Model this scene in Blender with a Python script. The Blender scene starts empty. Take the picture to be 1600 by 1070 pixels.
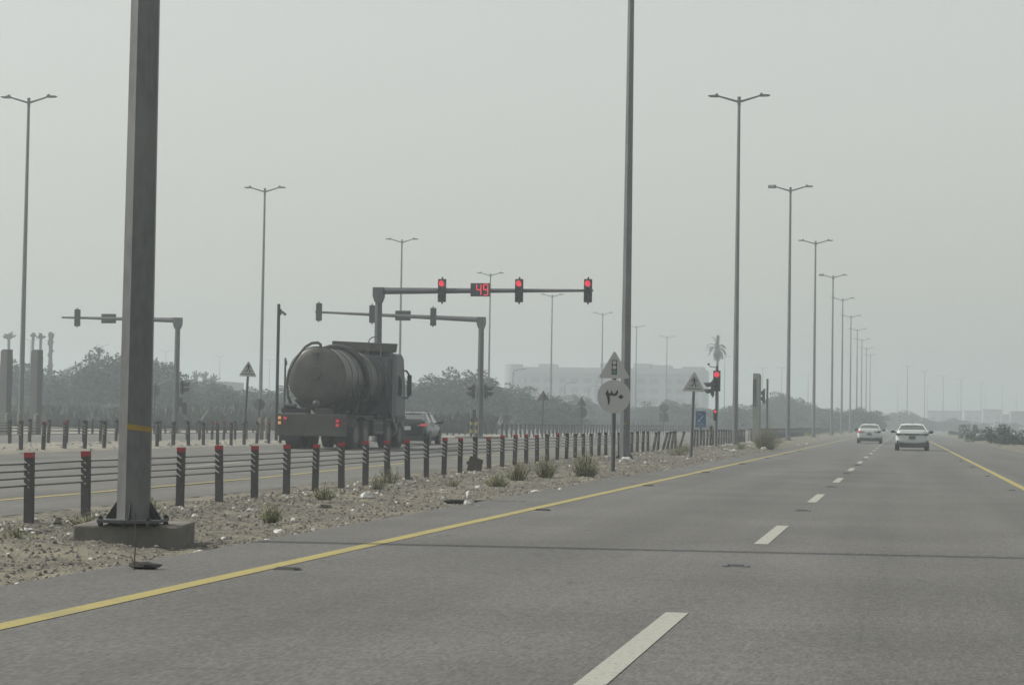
import bpy, math, random
from mathutils import Vector, Matrix, noise
R = math.radians
sc = bpy.context.scene
col = sc.collection
random.seed(7)

# ------------------------------------------------------------------ camera
F = 3200.0                                   # focal length in photograph pixels
roll = R(0.95)
v = Vector((609, -132, -F)).normalized()     # world +Y (the road) in camera axes
s_, c_ = math.sin(roll), math.cos(roll)
u = Vector((s_, c_, (v.x*s_ + v.y*c_)/-v.z)).normalized()
xw = v.cross(u)
M = Matrix((xw, v, u))
cam_d = bpy.data.cameras.new('camera'); cam = bpy.data.objects.new('camera', cam_d); col.objects.link(cam)
cam_d.sensor_width = 36; cam_d.lens = 36*F/1600; cam_d.clip_start = 0.5; cam_d.clip_end = 9000
cam.matrix_world = Matrix.Translation((0, 0, 1.25)) @ M.to_4x4()
sc.camera = cam

# ------------------------------------------------------------------ world, sun, exposure
SUN_EL, SUN_AZ = R(42), math.atan2(-0.994, -0.104)      # azimuth measured from +Y towards +X
w = bpy.data.worlds.new('World'); sc.world = w; w.use_nodes = True
nt = w.node_tree; nt.nodes.clear()
out = nt.nodes.new('ShaderNodeOutputWorld'); bg = nt.nodes.new('ShaderNodeBackground')
sky = nt.nodes.new('ShaderNodeTexSky'); sky.sky_type = 'NISHITA'; sky.sun_disc = False
sky.sun_elevation = SUN_EL; sky.sun_rotation = SUN_AZ % (2*math.pi)
sky.dust_density = 6.0; sky.air_density = 1.0; sky.ozone_density = 1.0
hs = nt.nodes.new('ShaderNodeHueSaturation'); hs.inputs['Saturation'].default_value = 0.36
mx = nt.nodes.new('ShaderNodeMix'); mx.data_type = 'RGBA'; mx.inputs[0].default_value = 0.42
mx.inputs[7].default_value = (9.95, 10.15, 9.25, 1)
bg.inputs['Strength'].default_value = 0.125
nt.links.new(sky.outputs[0], hs.inputs['Color']); nt.links.new(hs.outputs[0], mx.inputs[6])
nt.links.new(mx.outputs[2], bg.inputs['Color']); nt.links.new(bg.outputs[0], out.inputs['Surface'])
sl = bpy.data.lights.new('sun', 'SUN'); sl.energy = 4.2; sl.angle = R(0.9); sl.color = (1.0, 0.94, 0.84)
sun = bpy.data.objects.new('sun', sl); col.objects.link(sun)
sd = Vector((math.sin(SUN_AZ)*math.cos(SUN_EL), math.cos(SUN_AZ)*math.cos(SUN_EL), math.sin(SUN_EL)))
sun.rotation_euler = sd.to_track_quat('Z', 'Y').to_euler()
sc.view_settings.view_transform = 'Standard'; sc.view_settings.look = 'None'
sc.view_settings.exposure = -0.22; sc.view_settings.gamma = 1

# ------------------------------------------------------------------ materials
def mat(name, c, rough=0.8, metal=0.0, c2=None, scale=5.0, mixpow=(0.35, 0.65), bump=0.0, bscale=None,
        spec=0.5, detail=4, stretch=None, emit=None, estr=0.0, trans=0.0, c3=None, scale3=0.4, coat=0.0):
    if name not in ('car_white', 'white_litter', 'shrub_leaf', 'shrub_dark_leaf', 'red_reflector', 'dry_scrub', 'tree_leaf', 'building_wall', 'number_plate'):
        k_ = 0.62; c = tuple(q*k_ for q in c); c2 = tuple(q*k_ for q in c2) if c2 else None; c3 = tuple(q*k_ for q in c3) if c3 else None
    estr *= 0.55
    m = bpy.data.materials.new(name); m.use_nodes = True
    n = m.node_tree; b = n.nodes['Principled BSDF']
    b.inputs['Base Color'].default_value = (*c, 1); b.inputs['Roughness'].default_value = rough
    b.inputs['Metallic'].default_value = metal; b.inputs['Specular IOR Level'].default_value = spec
    b.inputs['Transmission Weight'].default_value = trans; b.inputs['Coat Weight'].default_value = coat
    if emit:
        b.inputs['Emission Color'].default_value = (*emit, 1); b.inputs['Emission Strength'].default_value = estr
    tc = n.nodes.new('ShaderNodeTexCoord'); mp = n.nodes.new('ShaderNodeMapping')
    n.links.new(tc.outputs['Object'], mp.inputs['Vector'])
    if stretch: mp.inputs['Scale'].default_value = stretch
    def nz(sc_, det=detail):
        t = n.nodes.new('ShaderNodeTexNoise'); t.inputs['Scale'].default_value = sc_; t.inputs['Detail'].default_value = det
        n.links.new(mp.outputs[0], t.inputs['Vector']); return t
    def mixc(a, bcol, fac_sock, lo, hi):
        r = n.nodes.new('ShaderNodeMapRange'); r.inputs[1].default_value = lo; r.inputs[2].default_value = hi
        n.links.new(fac_sock, r.inputs[0])
        k = n.nodes.new('ShaderNodeMix'); k.data_type = 'RGBA'; n.links.new(r.outputs[0], k.inputs[0])
        if isinstance(a, tuple): k.inputs[6].default_value = (*a, 1)
        else: n.links.new(a, k.inputs[6])
        k.inputs[7].default_value = (*bcol, 1)
        return k.outputs[2]
    sock = None
    if c2: sock = mixc(c, c2, nz(scale).outputs[0], *mixpow)
    if c3: sock = mixc(sock if sock else c, c3, nz(scale3, 3).outputs[0], 0.48, 0.68)
    if sock: n.links.new(sock, b.inputs['Base Color'])
    if bump:
        t = nz(bscale or scale, 6); bp = n.nodes.new('ShaderNodeBump'); bp.inputs['Strength'].default_value = bump
        bp.inputs['Distance'].default_value = 0.02
        n.links.new(t.outputs[0], bp.inputs['Height']); n.links.new(bp.outputs[0], b.inputs['Normal'])
    return m

def asphalt(name, base, speck=1.0):
    m = bpy.data.materials.new(name); m.use_nodes = True
    n = m.node_tree; b = n.nodes['Principled BSDF']; b.inputs['Roughness'].default_value = 0.9
    b.inputs['Specular IOR Level'].default_value = 0.25
    tc = n.nodes.new('ShaderNodeTexCoord')
    def nz(scale, det, st=(1, 1, 1)):
        mp = n.nodes.new('ShaderNodeMapping'); mp.inputs['Scale'].default_value = st
        n.links.new(tc.outputs['Object'], mp.inputs['Vector'])
        t = n.nodes.new('ShaderNodeTexNoise'); t.inputs['Scale'].default_value = scale; t.inputs['Detail'].default_value = det
        n.links.new(mp.outputs[0], t.inputs['Vector']); return t.outputs[0]
    def mr(s, a, c, lo, hi):
        r = n.nodes.new('ShaderNodeMapRange'); r.inputs[1].default_value = a; r.inputs[2].default_value = c
        r.inputs[3].default_value = lo; r.inputs[4].default_value = hi; n.links.new(s, r.inputs[0]); return r.outputs[0]
    def mul(a, c):
        q = n.nodes.new('ShaderNodeMath'); q.operation = 'MULTIPLY'; n.links.new(a, q.inputs[0]); n.links.new(c, q.inputs[1]); return q.outputs[0]
    fine = mr(nz(42, 3, (1, 0.3, 1)), 0.32, 0.68, 1-0.22*speck, 1+0.25*speck)
    grit = mr(nz(15, 4, (1, 0.3, 1)), 0.35, 0.65, 0.90, 1.10)
    blot = mr(nz(0.35, 6), 0.3, 0.7, 0.86, 1.12)
    lane = mr(nz(0.9, 3, (1, 0.03, 1)), 0.35, 0.65, 0.88, 1.10)      # wheel tracks run along the road
    cross = mr(nz(0.8, 4, (0.25, 1.2, 1)), 0.6, 0.75, 1.0, 0.92)
    crack = mr(nz(2.6, 5, (1, 0.35, 1)), 0.66, 0.72, 1.0, 0.80)
    f = mul(mul(mul(fine, grit), mul(blot, lane)), mul(cross, crack))
    k = n.nodes.new('ShaderNodeVectorMath'); k.operation = 'SCALE'; k.inputs[0].default_value = base
    n.links.new(f, k.inputs['Scale']); n.links.new(k.outputs[0], b.inputs['Base Color'])
    bp = n.nodes.new('ShaderNodeBump'); bp.inputs['Strength'].default_value = 0.35; bp.inputs['Distance'].default_value = 0.01
    n.links.new(fine, bp.inputs['Height']); n.links.new(bp.outputs[0], b.inputs['Normal'])
    return m

m_asph = asphalt('asphalt', (0.102, 0.102, 0.100))
m_asph2 = asphalt('asphalt_pale', (0.115, 0.1145, 0.111), 0.8)
m_yel = mat('yellow_paint', (0.46, 0.39, 0.125), 0.8, c2=(0.25, 0.235, 0.16), scale=26, mixpow=(0.56, 0.70), c3=(0.37, 0.33, 0.14), scale3=1.2)
m_whi = mat('white_paint', (0.46, 0.47, 0.42), 0.8, c2=(0.25, 0.25, 0.23), scale=30, mixpow=(0.57, 0.68))
m_sand = mat('sandy_soil', (0.25, 0.228, 0.175), 0.95, c2=(0.125, 0.12, 0.10), scale=11, mixpow=(0.36, 0.56), bump=1.0, bscale=38, c3=(0.29, 0.272, 0.205), scale3=0.8, detail=10)
m_sand2 = mat('pale_sand', (0.36, 0.34, 0.29), 0.95, c2=(0.26, 0.25, 0.21), scale=0.5, detail=8, bump=0.3, bscale=8)
m_stone = mat('gravel_stone', (0.15, 0.14, 0.125), 0.9, c2=(0.33, 0.31, 0.27), scale=23, mixpow=(0.46, 0.54))
m_rubble = mat('pale_rubble', (0.50, 0.49, 0.46), 0.9, c2=(0.3, 0.29, 0.27), scale=3)
m_conc = mat('concrete', (0.24, 0.23, 0.205), 0.9, c2=(0.15, 0.143, 0.128), scale=4, bump=0.4, bscale=30, detail=8)
m_galv = mat('galvanised_steel', (0.185, 0.195, 0.20), 0.5, 0.1, c2=(0.14, 0.15, 0.155), scale=14, detail=8, stretch=(1, 1, 0.4), c3=(0.225, 0.235, 0.235), scale3=1.5)
m_galv2 = mat('dull_steel', (0.12, 0.125, 0.135), 0.6, 0.1, c2=(0.085, 0.09, 0.10), scale=4)
m_post = mat('post_dark_steel', (0.08, 0.08, 0.085), 0.6, 0.1, c2=(0.055, 0.055, 0.06), scale=6, stretch=(1, 1, .5))
m_slot = mat('slot_sunlit_pale', (0.62, 0.62, 0.60), 0.5)  # sun catching the slot edges, put into a pale colour
m_cable = mat('wire_rope', (0.16, 0.16, 0.155), 0.6, 0.4)
m_red = mat('red_reflector', (0.21, 0.014, 0.022), 0.5)
m_black = mat('black_paint', (0.028, 0.03, 0.03), 0.55)
m_black2 = mat('black_band', (0.04, 0.04, 0.045), 0.6)
m_vis = mat('signal_housing', (0.022, 0.025, 0.025), 0.6)
m_lens = mat('dark_lens', (0.02, 0.03, 0.025), 0.3)
m_redl = mat('red_lit_lens', (0.4, 0.02, 0.04), 0.5, emit=(1.0, 0.045, 0.085), estr=1.75)
m_tailr = mat('red_lit_lamp', (0.5, 0.03, 0.05), 0.4, emit=(1.0, 0.05, 0.09), estr=0.65)
m_tailo = mat('orange_lit_lamp', (0.6, 0.3, 0.1), 0.4, emit=(1.0, 0.42, 0.15), estr=0.95)
m_taild = mat('red_unlit_lamp', (0.20, 0.02, 0.03), 0.3)
m_taildk = mat('smoked_lamp', (0.03, 0.02, 0.022), 0.25)
m_sign = mat('sign_white', (0.60, 0.60, 0.61), 0.6, c2=(0.56, 0.56, 0.57), scale=3)
m_cabn = mat('cabinet_grey', (0.24, 0.25, 0.24), 0.6, c2=(0.20, 0.21, 0.20), scale=2)
m_signb = mat('sign_back', (0.17, 0.18, 0.18), 0.6)
m_signk = mat('sign_black', (0.02, 0.02, 0.022), 0.6)
m_green = mat('sign_green', (0.12, 0.30, 0.25), 0.5)
m_blue = mat('sign_blue', (0.03, 0.13, 0.30), 0.5)
m_swhite = mat('sign_lettering', (0.50, 0.52, 0.55), 0.5)
m_yb = mat('bollard_yellow', (0.42, 0.36, 0.09), 0.7)
m_ytape = mat('yellow_tape', (0.50, 0.34, 0.05), 0.6, c2=(0.36, 0.26, 0.06), scale=12)
m_tank = mat('tank_paint', (0.115, 0.108, 0.095), 0.42, c2=(0.062, 0.062, 0.06), scale=2.0, detail=8, c3=(0.125, 0.12, 0.108), scale3=0.9)
m_truck = mat('truck_frame', (0.022, 0.023, 0.025), 0.7, c2=(0.045, 0.044, 0.04), scale=4, detail=6)
m_panel = mat('truck_panel', (0.075, 0.076, 0.062), 0.7, c2=(0.048, 0.048, 0.042), scale=2.5, detail=7)
m_hose = mat('rubber_hose', (0.022, 0.023, 0.026), 0.6)
m_tyre = mat('tyre', (0.024, 0.024, 0.026), 0.85, c2=(0.045, 0.043, 0.04), scale=8)
m_rim = mat('rim', (0.12, 0.12, 0.12), 0.6)
m_cabw = mat('cab_white', (0.13, 0.145, 0.175), 0.5, c2=(0.10, 0.11, 0.135), scale=1.5)
m_cabd = mat('cab_dark', (0.012, 0.014, 0.02), 0.5)
m_glass = mat('window_glass', (0.03, 0.04, 0.045), 0.08, spec=0.8)
m_glassb = mat('tinted_glass', (0.10, 0.11, 0.11), 0.15, spec=0.7)
m_carw = mat('car_white', (0.48, 0.52, 0.52), 0.25, coat=0.6)
m_card = mat('car_charcoal', (0.012, 0.015, 0.019), 0.3, coat=0.35)
m_plate = mat('number_plate', (0.45, 0.46, 0.47), 0.5)
m_plastic = mat('black_plastic', (0.03, 0.032, 0.034), 0.6)
m_leaf = mat('tree_leaf', (0.022, 0.036, 0.036), 0.8, c2=(0.040, 0.054, 0.040), scale=0.9, mixpow=(0.4, 0.6))
m_leaf2 = mat('dry_scrub', (0.085, 0.095, 0.085), 0.9, c2=(0.05, 0.06, 0.052), scale=0.3, mixpow=(0.4, 0.6))
m_shrub = mat('shrub_leaf', (0.25, 0.26, 0.14), 0.8, c2=(0.17, 0.18, 0.10), scale=6, mixpow=(0.4, 0.6))
m_shrubd = mat('shrub_dark_leaf', (0.17, 0.17, 0.12), 0.85, c2=(0.22, 0.21, 0.05), scale=5)
m_bark = mat('bark', (0.10, 0.085, 0.065), 0.9)
m_palmtr = mat('palm_trunk', (0.09, 0.08, 0.07), 0.95, c2=(0.05, 0.045, 0.04), scale=3)
m_bld = mat('building_wall', (0.27, 0.28, 0.30), 0.8, c2=(0.24, 0.25, 0.27), scale=0.08)
m_bldw = mat('building_window', (0.19, 0.21, 0.25), 0.5)
m_bld2 = mat('building_grey', (0.24, 0.24, 0.25), 0.8)
m_trash = mat('white_litter', (0.46, 0.47, 0.46), 0.6, c2=(0.30, 0.30, 0.28), scale=12)
m_trashy = mat('yellowish_litter', (0.50, 0.50, 0.36), 0.7)
m_card_b = mat('cardboard', (0.085, 0.077, 0.062), 0.9)
m_rub = mat('burnt_rubber', (0.02, 0.02, 0.02), 0.9)
m_disp = mat('display_black', (0.015, 0.015, 0.016), 0.5)

# ------------------------------------------------------------------ mesh helpers
class MB:
    def __init__(s): s.v = []; s.f = []; s.m = []; s.mi = 0
    def add(s, vs, fs):
        o = len(s.v); s.v += [tuple(p) for p in vs]
        for f in fs: s.f.append([i+o for i in f]); s.m.append(s.mi)
        return s
    def box(s, c, d, rz=0, taper=1.0, rx=0, ry=0):
        hx, hy, hz = d[0]/2, d[1]/2, d[2]/2
        P = []
        for z, k in ((-hz, 1), (hz, taper)):
            for x, y in ((-hx, -hy), (hx, -hy), (hx, hy), (-hx, hy)): P.append(Vector((x*k, y*k, z)))
        if rx: P = [Matrix.Rotation(rx, 3, 'X') @ p for p in P]
        if ry: P = [Matrix.Rotation(ry, 3, 'Y') @ p for p in P]
        if rz: P = [Matrix.Rotation(rz, 3, 'Z') @ p for p in P]
        P = [p + Vector(c) for p in P]
        return s.add(P, [(3, 2, 1, 0), (4, 5, 6, 7), (0, 1, 5, 4), (1, 2, 6, 5), (2, 3, 7, 6), (3, 0, 4, 7)])
    def tube(s, pts, r, n=8, cap=True, ph=0.0):
        pts = [Vector(p) for p in pts]; rs = r if isinstance(r, (list, tuple)) else [r]*len(pts)
        V = []; prev = None
        for i, p in enumerate(pts):
            d = (pts[min(i+1, len(pts)-1)] - pts[max(i-1, 0)]).normalized()
            if prev is None:
                a = Vector((1, 0, 0)) if abs(d.x) < 0.9 else Vector((0, 1, 0)); a = (a - d*a.dot(d)).normalized()
            else: a = (prev - d*prev.dot(d)).normalized()
            prev = a; b = d.cross(a)
            for k in range(n):
                t = 2*math.pi*k/n + ph; V.append(p + (a*math.cos(t) + b*math.sin(t))*rs[i])
        Fs = []
        for i in range(len(pts)-1):
            for k in range(n):
                k2 = (k+1) % n; Fs.append((i*n+k, i*n+k2, (i+1)*n+k2, (i+1)*n+k))
        if cap: Fs.append(tuple(reversed(range(n)))); Fs.append(tuple(range((len(pts)-1)*n, len(pts)*n)))
        return s.add(V, Fs)
    def prism(s, poly, fn, t):
        """poly: 2-D outline; fn(a, b, depth) -> 3-D; t: (d0, d1)"""
        n = len(poly)
        V = [fn(a, b, t[0]) for a, b in poly] + [fn(a, b, t[1]) for a, b in poly]
        return s.add(V, [tuple(range(n)), tuple(reversed(range(n, 2*n)))] + [(i, i+n, (i+1) % n+n, (i+1) % n) for i in range(n)])
    def blob(s, c, r, n=8, m=6, jit=0.15, seed=0):
        rr = random.Random(seed); V = []; Fs = []
        for j in range(m+1):
            ph = math.pi*j/m
            for k in range(n):
                t = 2*math.pi*k/n; q = 1 + rr.uniform(-jit, jit)
                if j in (0, m): q = 1
                V.append((c[0]+r[0]*math.sin(ph)*math.cos(t)*q, c[1]+r[1]*math.sin(ph)*math.sin(t)*q, c[2]+r[2]*math.cos(ph)*q))
        for j in range(m):
            for k in range(n): Fs.append((j*n+k, (j+1)*n+k, (j+1)*n+(k+1) % n, j*n+(k+1) % n))
        return s.add(V, Fs)
    def build(s, name, mats, parent=None, smooth=False, bevel=0.0):
        me = bpy.data.meshes.new(name); me.from_pydata([tuple(p) for p in s.v], [], s.f)
        if not isinstance(mats, (list, tuple)): mats = [mats]
        for m in mats: me.materials.append(m)
        if len(mats) > 1:
            for p, i in zip(me.polygons, s.m): p.material_index = i
        if smooth:
            for p in me.polygons: p.use_smooth = True
        me.validate(); me.update()
        o = bpy.data.objects.new(name, me); col.objects.link(o)
        if smooth == 'auto':
            md = o.modifiers.new('es', 'EDGE_SPLIT'); md.split_angle = R(40)
        if bevel:
            b = o.modifiers.new('bevel', 'BEVEL'); b.width = bevel; b.segments = 2; b.limit_method = 'ANGLE'
        if parent: o.parent = parent
        return o
def tag(o, label=None, cat=None, group=None, kind=None):
    if label: o['label'] = label
    if cat: o['category'] = cat
    if group: o['group'] = group
    if kind: o['kind'] = kind
    return o
def thing(name, label, cat, loc=(0, 0, 0), rz=0, group=None):
    o = bpy.data.objects.new(name, None); col.objects.link(o); o.empty_display_size = 0.2
    o.location = loc; o.rotation_euler = (0, 0, rz); return tag(o, label, cat, group)
def dup(root, loc=None, rz=None, label=None, scale=None, keep=None):
    r = root.copy(); col.objects.link(r)
    if loc is not None: r.location = loc
    if rz is not None: r.rotation_euler = (0, 0, rz)
    if scale is not None: r.scale = scale if isinstance(scale, tuple) else (scale,)*3
    if label: r['label'] = label
    for ch in root.children:
        if keep and ch.name.split('.')[0] not in keep: continue
        c = ch.copy(); col.objects.link(c); c.parent = r
        for g in ch.children:
            d = g.copy(); col.objects.link(d); d.parent = c
    return r
def struct(o): o['kind'] = 'structure'; return o

# ------------------------------------------------------------------ ground and roads
def curve(Y): return 0.0 if Y < 490 else 0.00484*(Y-490)**1.527
def sstep(a, b, x):
    t = max(0, min(1, (x-a)/(b-a))); return t*t*(3-2*t)
def zl(Y): return -0.02 + 0.15*sstep(32, 62, Y)           # level of the left carriageway
def ribbon(name, x0, x1, ys, z, m, kind=True, wav=0.0):
    b = MB(); V = []
    for i, y in enumerate(ys):
        zz = z(y) if callable(z) else z; c = curve(y)
        V += [(x0+c+wav*noise.noise(Vector((y*0.8, x0, 0))), y, zz), (x1+c+wav*noise.noise(Vector((y*0.8, x1, 3))), y, zz)]
    o = b.add(V, [(2*i, 2*i+1, 2*i+3, 2*i+2) for i in range(len(ys)-1)]).build(name, m)
    return struct(o) if kind else o
def yr(a, b, st): 
    n = max(1, int((b-a)/st)); return [a+(b-a)*i/n for i in range(n+1)]
ys_all = yr(-30, 90, 3) + yr(95, 490, 10) + yr(500, 1300, 20)
struct(ribbon('road', -6.35, 6.1, ys_all, 0.0, m_asph))
struct(ribbon('left_carriageway', -24.2, -10.80, ys_all, lambda y: zl(y), m_asph2))
struct(ribbon('opposite_carriageway', -43.5, -30.7, ys_all, 0.13, m_asph2))
b = MB(); xs = [-3500, -60, -43, -24, -10.6, -9.4, 6, 9, 3500]; zs = [0.05, 0.05, 0.05, -0.06, -0.12, -0.12, -0.06, -0.02, -0.02]
V = [(x, y, z) for y in (-200, 3600) for x, z in zip(xs, zs)]; n_ = len(xs)
struct(b.add(V, [(i, i+1, i+1+n_, i+n_) for i in range(n_-1)]).build('ground', m_sand2))
# the turning gap through the median between the two left carriageways
struct(ribbon('crossing_road', -31.5, -23.6, [97, 105, 115, 120], 0.136, m_asph2))

def conc_mound(X, Y):
    """sand heaped against the left and front of the near pole footing"""
    return 0.05*math.exp(-(((X+7.95)/0.5)**2 + ((Y-18.9)/0.6)**2)) + 0.06*math.exp(-(((X+8.9)/0.8)**2+((Y-18.8)/1.6)**2)) - 0.02*math.exp(-(((X+6.95)/0.35)**2+((Y-19.4)/0.9)**2))
def zmed(X, Y, far=False):
    n1 = noise.noise(Vector((X*0.9, Y*0.5, 1.0))); n2 = noise.noise(Vector((X*4, Y*3, 2.0))); n3 = noise.noise(Vector((X*14, Y*11, 5.0)))
    n4 = noise.noise(Vector((X*31, Y*25, 8.0)))
    e = sstep(-5.85+0.16*noise.noise(Vector((0, Y*0.7, 9)))+0.05*noise.noise(Vector((0, Y*4, 9))), -6.75, X)
    lv = -0.085 + 0.125*sstep(24, 60, Y) + 0.02*n1
    lz = zl(Y)
    l = sstep(-8.6, -10.0, X); base = lv*(1-l) + (lz-0.004)*l
    l2 = sstep(-10.95+0.1*noise.noise(Vector((4, Y*0.9, 9))), -11.3, X)
    rough = 0.030*n2 + 0.032*n3*(1 if Y < 80 else 0) + 0.020*n4*(1 if Y < 50 else 0)
    z = base*e + rough*e*(1-0.6*l) - 0.03*(1-e) - 0.06*l2
    if Y < 22: z += conc_mound(X, Y)*e
    return z
def grid(name, xs, ys, fz, m, smooth=True):
    V = [(x + curve(y), y, fz(x, y)) for y in ys for x in xs]; n = len(xs)
    Fs = [(j*n+i, j*n+i+1, (j+1)*n+i+1, (j+1)*n+i) for j in range(len(ys)-1) for i in range(n-1)]
    return MB().add(V, Fs).build(name, m, smooth=smooth)
ys = []; y = 9.0
while y < 500: ys.append(y); y += 0.0042*y
struct(grid('median_soil', [-11.4+0.093*i for i in range(62)], ys, zmed, m_sand))
def zstrip(X, Y):
    e = min(sstep(-23.7, -24.6, X), sstep(-31.2, -30.4, X)) if X < -20 else 1
    return 0.05 + e*(0.13 + 0.05*noise.noise(Vector((X*1.5, Y*0.8, 3))) + 0.03*noise.noise(Vector((X*5, Y*4, 3))))
for a, c in ((38, 97), (120.5, 500)):
    ys = []; y = a
    while y < c: ys.append(y); y += 0.005*y
    ys.append(c)
    struct(grid('gravel_strip', [-31.2+0.3*i for i in range(26)], ys, zstrip, m_sand2))
def zright(X, Y):
    e = sstep(5.75+0.15*noise.noise(Vector((0, Y*0.5, 2))), 7.0, X)
    return -0.03 + e*(0.10 + 0.10*sstep(7, 9, X)*(1-sstep(11, 18, X)) + 0.06*noise.noise(Vector((X*1.2, Y*0.7, 7))) + 0.03*noise.noise(Vector((X*5, Y*4, 7))))
ys = []; y = 8.0
while y < 495: ys.append(y); y += 0.006*y
struct(grid('right_verge', [5.6+0.2*i for i in range(100)], ys, zright, m_sand))

# painted lines
def line(name, x0, x1, y0, y1, z, m):
    ys = yr(y0, y1, 10); return ribbon(name, x0, x1, ys, z, m)
line('yellow_edge_line', -5.23, -5.07, -20, 700, 0.004, m_yel)
line('yellow_edge_line', 2.45, 2.61, -20, 700, 0.004, m_yel)
line('yellow_edge_line', -12.86, -12.70, 10, 600, lambda y: zl(y)+0.004, m_yel)
for i in range(30):
    y0 = 9.45 + 12.15*i
    line('lane_dash', -1.52+0.006*min(i, 20), -1.37+0.006*min(i, 20), y0, y0+4.1, 0.004, m_whi)
    if 2 < i < 26:
        line('lane_dash', -16.55, -16.40, y0, y0+4.1, lambda y: zl(y)+0.004, m_whi)
        line('lane_dash', -20.25, -20.10, y0+3, y0+7.1, lambda y: zl(y)+0.004, m_whi)
# raised reflective road studs
st = thing('road_stud', 'grey metal road stud on the dashed lane line, nearest one to the camera', 'road stud', (-1.42, 18.15, 0.0), 0, 'raised studs on the right road')
MB().box((0, 0, 0.011), (0.26, 0.10, 0.022), taper=0.7).build('stud_body', m_galv2, st)
for sx in (-1, 1): MB().box((sx*0.09, -0.045, 0.014), (0.035, 0.012, 0.018)).build('reflector', m_swhite, st)
W_ = ['second nearest', 'third nearest', 'fourth nearest', 'fifth nearest', 'sixth nearest', 'seventh nearest', 'eighth nearest']
for i in range(1, 7):
    dup(st, (-1.42+.006*i, 18.15+12.15*i, 0), 0, 'grey metal road stud on the dashed lane line, '+W_[i-1]+' along it')
yl = thing('road_stud', 'dark low road stud beside the left yellow edge line, nearest one to the camera', 'road stud', (-4.93, 16.2, 0), 0, 'raised studs on the right road')
MB().box((0, 0, 0.011), (0.24, 0.10, 0.024), taper=0.7).build('stud_body', m_black, yl)
MB().box((0.08, -0.048, 0.014), (0.03, 0.008, 0.012)).build('reflector', m_galv2, yl)
for i in range(1, 8):
    dup(yl, (-4.93, 16.2+12.15*i, 0), 0, 'dark low road stud beside the left yellow edge line, '+W_[i-1]+' along it')
yr_ = None
for i in range(4):
    dup(yl, (2.22, 43+12.15*i, 0), 0, 'dark low road stud beside the right yellow edge line, '+(['nearest one']+W_)[i]+' along it', scale=0.6)

# loose stones and litter crumbs
def scatter(name, n, fx, fy, fz, size, m, label, cat, seed):
    rr = random.Random(seed); b = MB()
    for _ in range(n):
        Y = fy(rr); X = fx(rr, Y); r = size(rr, Y); z = fz(X, Y)
        ang = rr.uniform(0, 6.3); a, c, h = r, r*rr.uniform(0.5, 1.0), r*rr.uniform(0.35, 0.8)
        V = []
        for k in range(5):
            t = ang + k*1.2566; q = rr.uniform(0.7, 1.2); V.append((X+math.cos(t)*a*q, Y+math.sin(t)*c*q, z - h*0.2))
        for k in range(4):
            t = ang + 0.4 + k*1.57; q = rr.uniform(0.35, 0.75); V.append((X+math.cos(t)*a*q, Y+math.sin(t)*c*q, z + h*rr.uniform(0.6, 1.1)))
        b.add(V, [(0, 1, 5), (1, 2, 6, 5), (2, 3, 7, 6), (3, 4, 8, 7), (4, 0, 8), (0, 5, 8), (5, 6, 7, 8)])
    o = b.build(name, m); tag(o, label, cat, kind='stuff'); return o
scatter('gravel', 42000, lambda r, Y: r.uniform(-10.3, -6.0), lambda r: 11*math.exp(r.random()**1.0*2.3), zmed,
        lambda r, Y: 0.006+0.024*r.random()**3*(1+Y/60), m_stone, 'grey brown gravel strewn over the sandy median beside the road', 'gravel', 3)
scatter('litter_crumbs', 800, lambda r, Y: -10.2+4.1*r.random() if r.random() < .5 else r.gauss(-9.6, .35), lambda r: 13*math.exp(r.random()*2.4), zmed,
        lambda r, Y: 0.012+0.03*r.random()**2*(1+Y/60), m_trash, 'small white scraps of litter spread across the sandy median', 'litter', 5)
scatter('rubble', 1500, lambda r, Y: r.uniform(-31, -24), lambda r: (r.uniform(42, 97) if r.random() < .45 else r.uniform(121, 300)), zstrip,
        lambda r, Y: 0.03+0.10*r.random()**3, m_rubble, 'pale rubble and stones on the far gravel strip', 'rubble', 6)
scatter('verge_stones', 1800, lambda r, Y: r.uniform(6.3, 15), lambda r: r.uniform(70, 300), zright,
        lambda r, Y: 0.02+0.10*r.random()**3, m_stone, 'stones along the right sandy verge', 'gravel', 8)

# ------------------------------------------------------------------ cable barriers
def post_mesh(detail=True):
    W, H, T = 0.105, 0.86, 0.05; hw = W/2
    if not detail: return MB().box((0, 0, H/2), (W, T, H))
    pts = [(-hw, -0.12)]
    for z in (0.50, 0.585, 0.67, 0.755):       # slanted rope slots open to the left edge
        pts += [(-hw, z-0.012), (hw*0.28, z-0.058), (hw*0.28, z-0.036), (-hw, z+0.016)]
    pts += [(-hw, H), (hw, H), (hw, -0.12)]
    b = MB(); b.prism(pts, lambda a, c, d: (a, d, c), (-0.006, 0.0))
    b.mi = 1  # added pale strips in the slots, coloured as if sunlit
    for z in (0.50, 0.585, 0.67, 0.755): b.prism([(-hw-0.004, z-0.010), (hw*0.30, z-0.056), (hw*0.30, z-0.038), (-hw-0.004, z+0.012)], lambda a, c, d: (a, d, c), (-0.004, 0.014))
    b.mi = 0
    b.box((hw-0.003, 0.03, (H-0.12)/2), (0.006, 0.056, H+0.12))
    b.box((-hw+0.003, 0.03, 0.18), (0.006, 0.056, 0.60)); b.box((hw*0.65, 0.026, (H-0.12)/2), (hw*0.55, 0.05, H+0.10))
    return b
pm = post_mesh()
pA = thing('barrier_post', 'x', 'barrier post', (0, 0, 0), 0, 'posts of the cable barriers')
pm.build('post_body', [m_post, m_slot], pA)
MB().box((0, 0.022, 0.830), (0.110, 0.066, 0.062)).build('red_cap', m_red, pA)
pB = thing('barrier_post', 'x', 'barrier post', (0, 0, 0), 0, 'posts of the cable barriers')
post_mesh().build('post_body', [m_post, m_slot], pB)
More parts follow.
